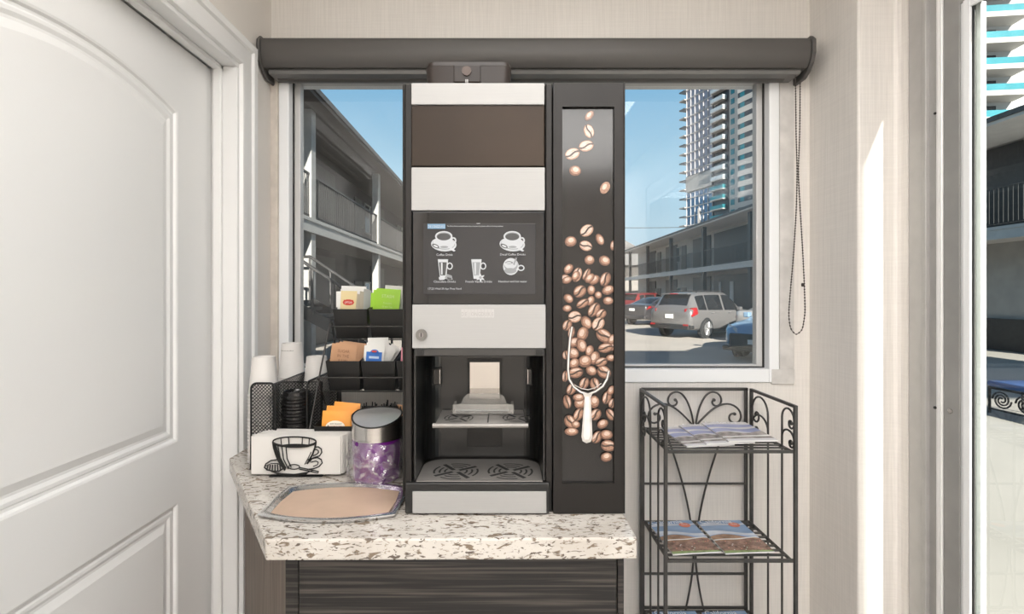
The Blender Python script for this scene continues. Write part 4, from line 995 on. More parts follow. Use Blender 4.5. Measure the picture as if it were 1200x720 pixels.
# saucer, pastry at left, spoon at right
st([(404, 196), (425, 190), (448, 186), (466, 196), (470, 212), (456, 228), (432, 238), (400, 242)], 6)
st([(418, 208), (440, 202), (452, 208), (448, 220), (428, 228)], 4.5)
st([(262, 196), (230, 200), (206, 216), (199, 232), (212, 244), (238, 250), (268, 250), (284, 240)], 6.5)
for i in range(6): st([(216 + i * 11, 222 - i * 1.0), (210 + i * 13, 246)], 5.5)
st([(206, 226), (232, 214), (262, 214), (282, 226)], 4)
fill([(232, 252), (268, 260), (330, 263), (380, 260), (410, 252), (396, 266), (350, 271), (300, 271), (262, 266)])
st([(232, 252), (280, 262), (340, 265), (400, 256), (428, 246)], 5)
st(ellp(338, 230, 26, 11, 0, 360, 18), 5, True)
st([(362, 240), (400, 248), (436, 256), (452, 258), (454, 252), (438, 248), (400, 240), (364, 233)], 5, True)
m.build('cup_silhouette', BLKW, hold, smooth=50)
m = MB(); m.box(ncx - .07, ncx + .07, NY - .006, NY + .074, ZT + .0006, ZT + .0036); m.build('base_plate', BLKW, hold, bevel=.001)
m = MB(); m.tube([(ncx - .05, NY + .073, ZT + .003), (ncx - .05, NY + .074, ZT + .08), (ncx, NY + .074, ZT + .095), (ncx + .05, NY + .074, ZT + .08), (ncx + .05, NY + .073, ZT + .003)], .002, 8); m.build('rear_hoop', BLKW, hold, smooth=50)

# ================================================================== tray
def tray_outline(k, z, n=14):
    """k = inset from the outer edge"""
    xl0, xr0, yl, yr = -.532 + k, -.2345 - k, 1.108 + k, 1.268 - k
    pts = []
    for i in range(n + 1):
        t = i / n; pts.append((xl0 + (xr0 - xl0) * t, yl - .030 * (1 - (2 * t - 1) ** 2), z))
    pts.append((xr0 + .004, (yl + yr) / 2, z))
    for i in range(n + 1):
        t = i / n; pts.append((xr0 + (xl0 - xr0) * t, yr + .028 * (1 - (2 * t - 1) ** 2), z))
    pts.append((xl0 - .004, (yl + yr) / 2, z))
    return pts
tray = thing('serving_tray', (-.383, 1.19, ZT), 'shallow silver-rimmed tray with a beige lining at the front of the counter', 'tray')
m = MB(); lv = [(.004, ZT + .0008), (.0, ZT + .007), (.0, ZT + .009), (.003, ZT + .0105), (.009, ZT + .010), (.012, ZT + .0085), (.017, ZT + .004), (.020, ZT + .003)]
rings = [tray_outline(k, z) for k, z in lv]; n = len(rings[0]); vs = [p for r in rings for p in r]
m.add(vs, [(i * n + j, i * n + (j + 1) % n, (i + 1) * n + (j + 1) % n, (i + 1) * n + j) for i in range(len(lv) - 1) for j in range(n)] + [tuple(range(n - 1, -1, -1)), tuple(range((len(lv) - 1) * n, len(lv) * n))])
m.build('silver_rim', M('worn_silver', (.72, .72, .72), .2, .95, noise=(9, .12), bump=(60, .25)), tray, smooth=35)
m = MB(); m.prism(tray_outline(.0195, ZT + .0031), (0, 0, .0008)); m.build('beige_lining', M('beige_tray_lining', (.52, .375, .28), .45, noise=(9, .10)), tray)

# ================================================================== wire rack with magazines
rk = thing('wire_rack', (.671, 1.66, 0), 'pewter wire folding rack with scrollwork standing under the window by the right wall', 'rack')
rx0, rx1, ryb, ryf = .480, .864, 1.800, 1.515; RT = 1.066
def bar(mb, a, b, w=.0085):
    a, b = Vector(a), Vector(b); d = b - a; L = d.length
    q = d.to_track_quat('Z', 'Y').to_matrix().to_4x4(); mb.obox(Matrix.Translation((a + b) / 2) @ q, w, w, L)
m = MB()
bar(m, (rx0 + .010, ryb, 0), (rx0 + .010, ryb, RT), .010); bar(m, (rx1 - .012, ryb, 0), (rx1 - .012, ryb, RT), .010)
bar(m, (rx0 + .006, ryb, RT - .005), (rx1 - .006, ryb, RT - .005), .010)
for z in (.729, .412, .08): bar(m, (rx0 + .01, ryb, z), (rx1 - .012, ryb, z), .007)
m.build('back_frame', WIRE, rk, bevel=.001)
for xs, s_ in ((rx0, 1), (rx1, -1)):
    m = MB()
    bar(m, (xs, ryb - .016, 0), (xs, ryb - .016, RT), .010); bar(m, (xs + s_ * -.001, ryf, 0), (xs, ryf, RT), .010)
    bar(m, (xs, ryb - .012, RT - .004), (xs, ryf + .004, RT - .004), .009); bar(m, (xs, ryb - .016, .06), (xs, ryf, .06), .007)
    m.build('side_frame', WIRE, rk, bevel=.001)
    m = MB(); y1, y2 = ryb - .128, ryb - .212
    wr = .0032; zt_ = RT - .018
    # rod, then an arch towards its post ending in a curl; a second curl below
    def rod(yr, yp, sgn):
        # sgn: direction from rod to post along Y
        d = abs(yp - yr); r = d * .5
        pts = [(xs, yr, .06), (xs, yr, zt_ - r)]
        for i in range(1, 13): a = R(180 - 15 * i); pts.append((xs, yr + sgn * (r + r * math.cos(a)), zt_ - r + r * math.sin(a)))
        c = (yr + sgn * (2 * r - .55 * r), zt_ - r - .25 * r)
        for i in range(14):
            a = R(10 - 28 * i); q = r * .55 * (1 - i / 16); pts.append((xs, c[0] + sgn * q * math.cos(a), c[1] + q * math.sin(a)))
        m.tube(pts, wr, 8); m.lathe([(.0001, -.004), (.005, -.003), (.005, .003), (.0001, .004)], (xs, pts[-1][1], pts[-1][2]), 10, 'x')
        z2 = zt_ - .072; pts = [(xs, yr, z2 - r * .9)]
        for i in range(0, 13): a = R(180 - 15 * i); pts.append((xs, yr + sgn * (r + r * math.cos(a)), z2 - r * .6 + r * .8 * math.sin(a)))
        c = (yr + sgn * (2 * r - .5 * r), z2 - r * .85)
        for i in range(14):
            a = R(10 - 28 * i); q = r * .5 * (1 - i / 16); pts.append((xs, c[0] + sgn * q * math.cos(a), c[1] + q * math.sin(a)))
        m.tube(pts, wr, 8); m.lathe([(.0001, -.004), (.005, -.003), (.005, .003), (.0001, .004)], (xs, pts[-1][1], pts[-1][2]), 10, 'x')
    rod(y1, ryb - .022, 1); rod(y2, ryf + .006, -1)
    m.build('side_scrollwork', WIRE, rk, smooth=50)
# back scrolls: two tall inner, two low outer, springing from the middle of the top shelf
m = MB(); xc = (rx0 + rx1) / 2 + .0; zs = .938; yb_ = ryb + .0
def curl(pts0, c, r0, a0, turns, sgn):
    pts = list(pts0)
    n = int(abs(turns) * 20)
    for i in range(1, n + 1):
        a = R(a0 + sgn * 18 * i); q = r0 * (1 - .82 * i / n); pts.append((c[0] + q * math.cos(a), yb_, c[1] + q * math.sin(a)))
    return pts
for s_ in (-1, 1):
    p0 = [tuple(v) for v in bez((xc + s_ * .004, yb_, zs), (xc + s_ * .012, yb_, zs + .06), (xc + s_ * .035, yb_, zs + .118), (xc + s_ * .068, yb_, zs + .113), 12)]
    p0 += [tuple(v) for v in bez(p0[-1], (xc + s_ * .098, yb_, zs + .108), (xc + s_ * .102, yb_, zs + .070), (xc + s_ * .080, yb_, zs + .064), 8)][1:]
    p0 += [tuple(v) for v in bez(p0[-1], (xc + s_ * .062, yb_, zs + .062), (xc + s_ * .056, yb_, zs + .082), (xc + s_ * .068, yb_, zs + .085), 8)][1:]
    m.tube(p0, .0034, 8); m.lathe([(.0001, -.004), (.0055, -.003), (.0055, .003), (.0001, .004)], (p0[-1][0], yb_, p0[-1][2]), 10, 'y')
    p1 = [tuple(v) for v in bez((xc + s_ * .010, yb_, zs), (xc + s_ * .05, yb_, zs + .045), (xc + s_ * .085, yb_, zs + .078), (xc + s_ * .125, yb_, zs + .070), 12)]
    p1 += [tuple(v) for v in bez(p1[-1], (xc + s_ * .172, yb_, zs + .058), (xc + s_ * .172, yb_, zs + .004), (xc + s_ * .142, yb_, zs + .004), 10)][1:]
    p1 += [tuple(v) for v in bez(p1[-1], (xc + s_ * .112, yb_, zs + .006), (xc + s_ * .118, yb_, zs + .044), (xc + s_ * .140, yb_, zs + .036), 8)][1:]
    m.tube(p1, .0034, 8); m.lathe([(.0001, -.004), (.0055, -.003), (.0055, .003), (.0001, .004)], (p1[-1][0], yb_, p1[-1][2]), 10, 'y')
    # long bowed braces below the top shelf
    q = [tuple(v) for v in bez((xc + s_ * .105, yb_, .925), (xc + s_ * .075, yb_, .83), (xc + s_ * .005, yb_, .66), (xc + s_ * .004, yb_, .47), 14)]
    q += [tuple(v) for v in bez((xc + s_ * .004, yb_, .47), (xc + s_ * .004, yb_, .38), (xc + s_ * .05, yb_, .20), (xc + s_ * .085, yb_, .08), 12)][1:]
    m.tube(q, .0034, 8)
m.build('back_scrollwork', WIRE, rk, smooth=50)
def shelf(z):
    m = MB(); ya, yb2 = ryf + .004, ryb - .024; xa_, xb_ = rx0 + .010, rx1 - .010
    bar(m, (xa_ - .008, ya, z), (xb_ + .008, ya, z), .009); bar(m, (xa_, yb2, z), (xb_, yb2, z), .009)
    bar(m, (xa_, ya, z), (xa_, yb2, z), .008); bar(m, (xb_, ya, z), (xb_, yb2, z), .008)
    for i in range(1, 9):
        y = ya + (yb2 - ya) * i / 9; m.box(xa_, xb_, y - .0065, y + .0065, z + .001, z + .004)
    return m.build('shelf', WIRE, rk, bevel=.001)
SH = [.928, .604, .292]
for z in SH: shelf(z)
m = MB(); bar(m, (rx0 + .01, ryb - .012, .300), (rx1 - .012, ryb - .012, .300), .008); m.build('hinge_bar', WIRE, rk, bevel=.001)
# magazines
MGW, MGH = .150, .215
MSKY = M('cover_sky', (.26, .38, .58), .25, noise=(7, .35), stretch=(.6, 2, 1)); MCL = M('cover_cloud', (.62, .67, .76), .25, noise=(12, .2)); MHILL = M('cover_hill', (.33, .20, .13), .25, noise=(40, .35)); MROCK = M('cover_rock', (.26, .16, .125), .25, noise=(70, .55)); MGRN = M('cover_green', (.26, .34, .15), .25, noise=(60, .4)); MRED = M('cover_badge_red', (.72, .20, .12), .3, noise=(20, .1)); MLET = M('cover_lettering', (.88, .90, .94), .3, noise=(20, .03)); MPAG = M('page_edges', (.84, .82, .80), .6, stretch=(1, 1, 900), noise=(2, .1)); MROAD = M('cover_road', (.72, .70, .68), .3, noise=(20, .1))
MLAV = M('cover_lavender', (.36, .39, .62), .25, noise=(9, .25)); MGREY = M('cover_grey_rocks', (.34, .30, .29), .25, noise=(45, .6)); MPALE = M('cover_pale', (.78, .76, .78), .25, noise=(10, .08))
def magazine(style):
    """lies in local XY, spine at left, top edge at +Y; slightly bowed"""
    m = MB(); W, Hh = MGW, MGH; th = .0042
    def zc(u, v): return th + .004 * math.sin(math.pi * u) * .4 + .003 * (u ** 3)
    def P(u, v, d=0.): return ((u - .5) * W, (v - .5) * Hh, zc(u, v) + d)
    nu = 10
    top = [P(i / nu, 0) for i in range(nu + 1)] + [P(i / nu, 1) for i in range(nu + 1)]
    bot = [((i / nu - .5) * W, -.5 * Hh, max(0, zc(i / nu, 0) - th)) for i in range(nu + 1)] + [((i / nu - .5) * W, .5 * Hh, max(0, zc(i / nu, 0) - th)) for i in range(nu + 1)]
    k = nu + 1; vs = top + bot; fs = []
    for i in range(nu):
        fs += [(i, i + 1, k + i + 1, k + i), (2 * k + i, 3 * k + i, 3 * k + i + 1, 2 * k + i + 1), (i, 2 * k + i, 2 * k + i + 1, i + 1), (k + i, k + i + 1, 3 * k + i + 1, 3 * k + i)]
    fs += [(0, k, 3 * k, 2 * k), (nu, 2 * k + nu, 3 * k + nu, k + nu)]
    m.add(vs, fs)
    body = m.build('travel_magazine', MPAG, None, smooth=40)
    c = MB()
    def band(v0f, v1f, mi, d):
        c.mat(mi); prev = None; n = 24
        for i in range(n + 1):
            u = i / n; a, b = P(u, max(0, v0f(u)), d), P(u, min(1, v1f(u)), d)
            if prev: c.poly([prev[0], a, b, prev[1]])
            prev = (a, b)
    K = lambda v: (lambda u: v)
    if style == 0:
        mats = [MSKY, MCL, MHILL, MROCK, MGRN, MROAD, MRED, MLET]
        band(K(0), K(1), 0, .0002)
        band(lambda u: .52 + .05 * math.sin(5 * u), lambda u: .62 + .06 * math.sin(4 * u + 1), 1, .0003); band(lambda u: .84, lambda u: .90 + .03 * math.sin(6 * u), 1, .0003)
        band(K(.30), lambda u: .50 + .06 * math.sin(math.pi * min(1, u * 1.4)) - .10 * u * u, 2, .0004)
        band(lambda u: .36 + .05 * u + .01 * math.sin(9 * u), lambda u: .39 + .05 * u + .01 * math.sin(9 * u), 5, .0006)
        band(K(0.02), lambda u: .30 + .10 * u + .03 * math.sin(11 * u), 3, .0005); band(K(0.), lambda u: .04 + .03 * (1 - u), 4, .0006)
        for i in range(26):
            u, v = c_r.random(), .05 + c_r.random() * .3; pp = [P(u + .015 * math.cos(t), v + .010 * math.sin(t), .0007) for t in (0, 1.2, 2.5, 3.8, 5.0)]
            if u < .97: c.mat((2, 6, 4)[i % 3] if i % 5 else 5).poly(pp)
        c.mat(7).text('California', (-.47 * W, .385 * Hh, zc(.3, 0) + .0032), (1, 0, 0), (0, 1, 0), .036, 'LEFT', .78)
        c.mat(6).ell((.26 * W, .335 * Hh, zc(.75, 0) + .0014), (1, 0, 0), (0, 1, 0), .019, .017, 20)
        c.mat(7).text('FREE', (.26 * W, .325 * Hh, zc(.75, 0) + .0018), (1, 0, 0), (0, 1, 0), .011, 'CENTER')
    else:
        mats = [MPALE, MLAV, MGREY, MPALE, MGRN, MROAD, MRED, MLET]
        band(K(0), K(1), 0, .0002); band(lambda u: .45 + .05 * math.sin(6 * u), lambda u: .86 + .03 * math.sin(5 * u), 1, .0003); band(lambda u: .62 + .04 * math.sin(7 * u), lambda u: .70 + .03 * math.sin(6 * u + 1), 3, .0004)
        band(K(.10), lambda u: .42 + .05 * math.sin(8 * u), 2, .0004); band(lambda u: .17 + .03 * u, lambda u: .22 + .05 * u, 5, .0005)
        c.mat(7).text('California', (-.45 * W, .39 * Hh, zc(.3, 0) + .0032), (1, 0, 0), (0, 1, 0), .036, 'LEFT', .76)
    cv = c.build('cover_print', mats, None, recalc=False); cv.parent = body
    return body
c_r = random.Random(4)
mA = magazine(0); mBz = magazine(1)
def put(src, used, x, y, z, rz, lab, grp_, tx_=0.):
    o = src if not used else copy_tree(src)
    o.location = (x, y, z); o.rotation_euler = (R(tx_), 0, R(rz)); tag(o, lab, 'magazine', grp_); return o
zz = SH[1] + .0045
put(mA, False, .577, 1.652, zz, 4, 'left travel magazine with a coastal hill cover on the middle rack shelf', 'magazines on the middle shelf')
put(mA, True, .742, 1.655, zz, 2, 'right travel magazine with a coastal hill cover on the middle rack shelf', 'magazines on the middle shelf')
zz = SH[0] + .0045
put(mBz, False, .618, 1.655, zz, 5, 'leftmost magazine of three overlapping on the top rack shelf', 'magazines on the top shelf')
put(mBz, True, .683, 1.657, zz + .007, 3, 'middle magazine of three overlapping on the top rack shelf', 'magazines on the top shelf', .3)
put(mBz, True, .756, 1.656, zz + .0145, 0, 'rightmost magazine of three overlapping on the top rack shelf', 'magazines on the top shelf', .3)
zz = SH[2] + .0045
for k, (x, lab) in enumerate(((.585, 'left magazine on the bottom rack shelf, only its top edge in view'), (.760, 'right magazine on the bottom rack shelf, only its top edge in view'))): put(mA, True, x, 1.655, zz, 2 * k, lab, 'magazines on the bottom shelf')
# ================================================================== outside
GZ = -.2
CONC = M('pale_concrete', (.45, .42, .385), .85, noise=(.8, .12), bump=(30, .2))  # plain pale concrete of the patio slab
ASPH = M('courtyard_paving', (.42, .385, .345), .85, noise=(.35, .10), bump=(30, .2))
WG1 = M('motel_grey_render', (.36, .35, .335), .8, noise=(3, .08), bump=(60, .2)); WG2 = M('motel_dark_grey', (.055, .054, .053), .7, noise=(5, .2)); WTR = M('motel_pale_trim', (.52, .52, .51), .6, noise=(6, .06)); WBLK = M('motel_black_metal', (.018, .018, .019), .5, noise=(8, .3)); WSOF = M('motel_soffit', (.62, .60, .58), .7, noise=(4, .06)); ROOFM = M('motel_roof_edge', (.09, .09, .092), .6, noise=(5, .2))
DGL = M('dark_exterior_glass', (.02, .025, .03), .06, spec=.8, noise=(2, .3)); CURT = M('pale_curtain', (.50, .50, .49), .8, noise=(30, .15), stretch=(1, 12, 1))
struct('ground', MB().box(-80, 160, -12, 260, GZ - .3, GZ), ASPH)
pa = MB(); pa.box(1.42, 5.72, -6, 9.0, GZ - .05, -.06); struct('path', pa, CONC, bevel=.01)
# porch roof over the front of the lobby, with columns, one of them added to block sun
pr = thing('porch_roof', (4, -1, 5.1), 'flat porch roof over the drive outside the lobby', 'roof')
MB().box(-5.2, 14.5, -4, 2.0, 5.0, 5.3).build('roof_slab', WSOF, pr, bevel=.02)
MB().box(1.45, 1.695, -2.3, -1.7, GZ, 5.0).build('unseen_column', WG1, pr, bevel=.02); MB().box(13.4, 13.9, -3.6, -3.1, GZ, 5.0).build('unseen_column', WG1, pr, bevel=.02); MB().box(-4.9, -4.4, -3.8, -3.3, GZ, 5.0).build('unseen_column', WG1, pr, bevel=.02)  # first one is unseen, added to keep sun off the back wall

def wing(name, label, side, xe, depth, y0, y1, posts, bays, postmat, WG1=None, WSOF=None, WTR=None):
    """two-storey motel wing running away along Y; xe = walkway edge, side +1 = building on +X side"""
    w = thing(name, (xe, (y0 + y1) / 2, GZ), label, 'building')
    xr = xe + side * depth; xo = xr + side * 7; ZS0, ZS1, ZE = 2.80, 3.12, 5.72
    m = MB(); m.box(xr, xo, y0, y1, GZ, ZE + .05); m.build('walls', WG1, w)
    m = MB(); m.box(xe + side * .04, xr, y0, y1, ZS0 + .06, ZS1 - .02); m.build('walkway_slab', WSOF, w)
    m = MB(); m.box(xe, xe + side * .05, y0, y1, ZS0, ZS1); m.box(xe - side * .03, xe + side * .06, y0, y1, ZS1 - .08, ZS1); m.build('walkway_fascia', WTR, w)
    m = MB(); m.prism([(xe - side * .35, y0, ZE + .02), (xe - side * .35, y0, ZE + .14), (xo, y0, ZE + .75), (xo, y0, ZE + .02)], (0, y1 - y0, 0)); m.build('roof', ROOFM, w)
    m = MB(); m.box(xe - side * .30, xr, y0, y1, ZE - .06, ZE + .02); m.build('soffit', WSOF, w)
    for py in posts: MB().box(xe + side * .06, xe + side * .28, py - .14, py + .14, GZ, ZE - .06).build('post', postmat, w, bevel=.01)
    ps = [y0] + list(posts) + [y1]
    for a, b in zip(ps[:-1], ps[1:]):
        m = MB(); x = xe + side * .12
        m.box(x - .02, x + .02, a + .14, b - .14, ZS1 + 1.02, ZS1 + 1.07); m.box(x - .015, x + .015, a + .14, b - .14, ZS1 + .08, ZS1 + .11)
        n = int((b - a) / .13)
        for i in range(n + 1): y = a + .14 + (b - a - .28) * i / n; m.box(x - .008, x + .008, y - .008, y + .008, ZS1 + .1, ZS1 + 1.03)
        m.build('railing', WBLK, w)
    xf = xr - side * .02
    for y in bays:
        for zf in (GZ + .02, ZS1):
            m = MB(); m.box(xf - side * .04, xr + side * .02, y - .5, y + .5, zf, zf + 2.1); d = m.build('room_door', WBLK, w, bevel=.01)
            MB().lathe([(.03, 0), (.03, side * -.05)], (xf - side * .04, y + .38, zf + 1.0), 8, 'x').build('knob', WTR, d)
            m = MB(); frame_y(m, xf, side, y + .9, y + 2.5, zf + .85, zf + 2.1); wd = m.build('window_frame', WTR, w)
            m = MB(); m.mat(0).box(xf - side * .005, xf + side * .01, y + .95, y + 2.45, zf + .9, zf + 2.05); m.mat(1).box(xf - side * .010, xf - side * .004, y + 1.75, y + 2.40, zf + .92, zf + 2.03); m.build('window_pane', [DGL, CURT], wd)
    return w, xf
def frame_y(m, x, side, y0, y1, z0, z1, t=.06):
    x2 = x - side * .04
    for a, b, c, d in ((y0, y0 + t, z0, z1), (y1 - t, y1, z0, z1), (y0, y1, z0, z0 + t), (y0, y1, z1 - t, z1)): m.box(x, x2, a, b, c, d)
rw, rxf = wing('motel_wing', 'two-storey grey motel wing with black posts along the right side of the car park', 1, 12.6, 1.6, 11.0, 54., (20.0, 26.4, 32.6, 39.0, 45.3, 51.6), (17.2, 21.4, 24., 28.0, 40.2, 46.6), WBLK, WG1, WSOF, WTR)
for a, b in ((29.6, 34.4), (35.0, 38.2), (41.8, 44.6), (47.6, 50.4), (22.6, 25.6)):   # black panels painted as the shade inside the right wing's breezeways
    MB().box(rxf - .05, rxf + .1, a, b, GZ + .02, 2.62).build('breezeway_shade_panel', WBLK, rw); MB().box(rxf - .05, rxf + .1, a, b, 3.16, 5.45).build('breezeway_shade_panel', WBLK, rw)
for a, b in ((31.4, 31.9), (33.2, 33.5), (43.0, 43.3)):
    MB().box(rxf - .09, rxf - .05, a, b, GZ + .02, 2.2).build('pale_door_edge', WSOF, rw, bevel=.01)
MB().box(rxf - .05, rxf + .1, 13.6, 15.0, 3.16, 5.6).build('breezeway_shade_panel', WBLK, rw)  # another black panel for breezeway shade, upper floor only
MB().box(rxf - .10, rxf - .02, 11.2, 19.8, GZ, GZ + .9).build('dark_wall_band', WBLK, rw)  # plain black band along the foot of the wall
lw_, lxf = wing('motel_wing', 'two-storey shaded motel wing with pale posts seen through the left of the window', -1, -4.35, 1.5, 6.5, 46., (11.9, 18.2, 25.2, 32.2, 39.2), (8.5, 13.2, 20.5, 28.4, 36.), M('motel_pale_post', (.30, .30, .29), .6, noise=(5, .1)), M('shaded_wing_wall', (.034, .033, .032), .8, noise=(3, .1), bump=(60, .2)), M('shaded_wing_soffit', (.085, .082, .08), .7, noise=(4, .06)), M('shaded_wing_trim', (.34, .34, .33), .6, noise=(6, .06)))  # wall, soffit and trim colours darkened to stand for shade on this wing
for a, b in ((15.0, 17.6), (22.4, 24.8)):
    MB().box(lxf + .05, lxf - .1, a, b, GZ + .02, 2.62).build('breezeway_shade_panel', WBLK, lw_); MB().box(lxf + .05, lxf - .1, a, b, 3.16, 5.45).build('breezeway_shade_panel', WG2, lw_)  # dark panels stand for the shade inside this wing's breezeways
# outside stair in front of the left wing
sta = thing('outdoor_stair', (-3.2, 10.4, GZ), 'outdoor concrete stair with a black handrail beside the shaded motel wing', 'stair')
DST = M('dark_stair_concrete', (.085, .083, .08), .8, noise=(4, .2))
m = MB(); nst = 9; xt, xbm = -4.25, -2.0; zt1 = 1.27
for i in range(nst):
    xa_ = xt + (xbm - xt) * i / nst; m.box(xa_, xa_ + .29, 10.25, 11.2, zt1 - (zt1 - GZ) * (i + 1) / (nst + 1) - .07, zt1 - (zt1 - GZ) * (i + 1) / (nst + 1))
m.box(xt - .62, xt + .03, 10.2, 11.25, zt1 - .14, zt1)
m.build('treads', DST, sta)
for y in (10.18, 11.24):
    m = MB(); m.prism([(xt, y, zt1 - .22), (xbm + .1, y, GZ), (xbm + .1, y, GZ + .16), (xt, y, zt1 + .08)], (0, .04, 0)); m.build('stringer', WBLK, sta)
    m = MB(); m.tube([(xt - .55, y, zt1 + .95), (xt, y, zt1 + .95), (xbm, y, GZ + .92)], .035, 8)
    for i in range(6): t = i / 5; m.tube([(xt + (xbm - xt) * t, y, zt1 + (GZ - zt1) * t), (xt + (xbm - xt) * t, y, zt1 + .95 + (GZ - .03 - zt1) * t)], .025, 6)
    m.build('handrail', WBLK, sta)
# far end house with a gable
fh = thing('gabled_house', (14.5, 68, GZ), 'small pale gabled house at the far end of the car park', 'building')
MB().box(9, 20, 64, 72, GZ, 5.0).build('walls', M('far_pale_wall', (.20, .185, .17), .8, noise=(2, .1)), fh)
MB().prism([(8.4, 63.4, 5.0), (20.6, 63.4, 5.0), (14.5, 63.4, 8.4)], (0, 9.2, 0)).build('roof', ROOFM, fh)
MB().box(12, 13.4, 63.9, 64.05, 2.6, 4.0).build('window', DGL, fh)

# ------------------------------------------------------------------ towers
TGL = M('tower_blue_glass', (.10, .17, .27), .12, .6, noise=(.08, .3)); TGM = M('tower_mauve_glass', (.30, .30, .36), .3, .2, noise=(.1, .15)); TWH = M('tower_white_render', (.46, .44, .42), .8, noise=(.1, .06)); TTE = M('tower_teal_glass', (.03, .20, .24), .15, .3, noise=(.3, .2)); TDK = M('tower_dark_window', (.05, .05, .055), .2, noise=(.3, .2)); TSL = M('tower_slab_edge', (.34, .325, .31), .7, noise=(.2, .08)); TMU = M('tower_mullion', (.50, .47, .46), .5, noise=(.2, .08))
def tower(name, label, A, d, floors, fh_, z0):
    """A = start corner of the visible face, d = unit direction along the face; local u along face, v outwards (towards the lot)"""
    t = thing(name, (A[0], A[1], GZ), label, 'tower')
    U = Vector((d[0], d[1], 0)).normalized(); V = Vector((U.y, -U.x, 0))
    if V.dot(Vector((-A[0], -A[1], 0))) < 0: V = -V
    def bx_(mb, u0, u1, v0, v1, za, zb):
        o = Vector((A[0], A[1], 0)); mid = o + U * ((u0 + u1) / 2) + V * ((v0 + v1) / 2) + Vector((0, 0, (za + zb) / 2))
        mm = Matrix((U, V, Vector((0, 0, 1)))).transposed().to_4x4(); mm.translation = mid
        mb.obox(mm, abs(u1 - u0), abs(v1 - v0), abs(zb - za))
    return t, bx_
A1 = (63.6, 177.0)
tw, tb_ = tower('glass_tower', 'tall apartment tower with blue glass and teal balconies behind the right motel wing', A1, (.32, -.95), 26, 3.1, 0)
NF = 27; FHT = 3.1
m = MB(); tb_(m, 0, 60, -30, 0, GZ, NF * FHT); m.build('walls', TWH, tw)
m = MB(); tb_(m, .2, 13.0, 0, .5, GZ, 36); m.build('lower_curtain_wall', TGL, tw)
m = MB(); tb_(m, .2, 13.0, 0, .5, 42, NF * FHT); m.build('upper_curtain_wall', TGM, tw)
m = MB(); tb_(m, 0.2, 13.0, 0, .9, 36.4, 41.6); m.build('transfer_band', TSL, tw)
m = MB(); tb_(m, 6.4, 7.3, .3, 1.0, GZ, 30); m.build('pale_fin', M('tower_pale_fin', (.74, .66, .60), .7, noise=(.5, .05)), tw)
m = MB()
for f in range(NF):
    if abs(f * FHT - 39) > 3.2: tb_(m, .2, 13.0, .5, .75, f * FHT, f * FHT + .30)
for k in range(7): tb_(m, .3 + k * 2.1, .42 + k * 2.1, .5, .75, GZ, 36); tb_(m, .3 + k * 2.1, .42 + k * 2.1, .5, .75, 42, NF * FHT)
m.build('mullions', TMU, tw)
m = MB(); tb_(m, 13.2, 19.6, 0, .15, GZ, NF * FHT); m.build('balcony_shade_sheet', TDK, tw)  # flat dark sheet stands for the shade behind the balconies
for f in range(3, NF):
    z = f * FHT
    m = MB(); tb_(m, 13.4, 18.8, 0, 1.9, z, z + .35); b_ = m.build('balcony_slab', TSL, tw)
    m = MB(); tb_(m, 13.4, 18.8, 1.8, 1.9, z + .35, z + 1.4); tb_(m, 18.65, 18.8, 0, 1.9, z + .35, z + 1.5); m.build('balcony_glass', TTE if f < 12 else M('pale_balcony_glass', (.42, .47, .50), .3, .2, noise=(.3, .1)) if f == 12 else bpy.data.materials['pale_balcony_glass'], b_)
    m = MB(); tb_(m, -2.4, .4, -1.5, 1.6, z, z + .4); m.build('corner_balcony', TDK if f % 2 else TSL, tw)
    m = MB(); tb_(m, 20.3, 21.8, 0, .08, z + .9, z + 2.6); m.build('narrow_window', TTE, tw)
    m = MB(); tb_(m, 25.0, 34.0, 0, 1.9, z - .8, z + .8); m.build('bay_spandrel', TWH, tw)
    m = MB(); m.mat(0); tb_(m, 25.1, 33.9, 0, 1.8, z + .8, z + 2.3); m.mat(1); tb_(m, 25.05, 25.12, .1, 1.75, z + .85, z + 2.25); tb_(m, 26, 27.6, 1.75, 1.83, z + .85, z + 2.25); m.build('bay_window', [TDK, TTE], tw)
# second tower, nearer, far to the right
A2 = (57.5, 64.)
t2, tb2 = tower('white_tower', 'white apartment tower with turquoise glass balconies seen through the sliding door', A2, (1., -.12), 20, 3.1, 0)
m = MB(); tb2(m, 0, 40, -22, 0, GZ, 60); m.build('walls', M('bright_white_render', (.50, .49, .48), .8, noise=(.1, .04)), t2)
TQ = M('turquoise_glass', (.05, .22, .26), .2, .1, noise=(.4, .15))
for f in range(5, 19):
    z = f * 3.15
    m = MB(); tb2(m, .6, 5.4, 0, 2.6, z, z + .6); b_ = m.build('balcony_slab', TWH, t2)
    m = MB(); tb2(m, .7, 5.3, 2.45, 2.55, z + .6, z + 1.4); tb2(m, 5.2, 5.3, 0, 2.5, z + .6, z + 1.4); m.build('balcony_glass', TQ, b_)
    m = MB(); tb2(m, .9, 3.6, 0, .1, z + .6, z + 2.7); m.build('balcony_door', TDK, t2)
    m = MB(); tb2(m, 8.0, 10.4, 0, .1, z + 1., z + 2.6); m.build('flat_window', TDK, t2)

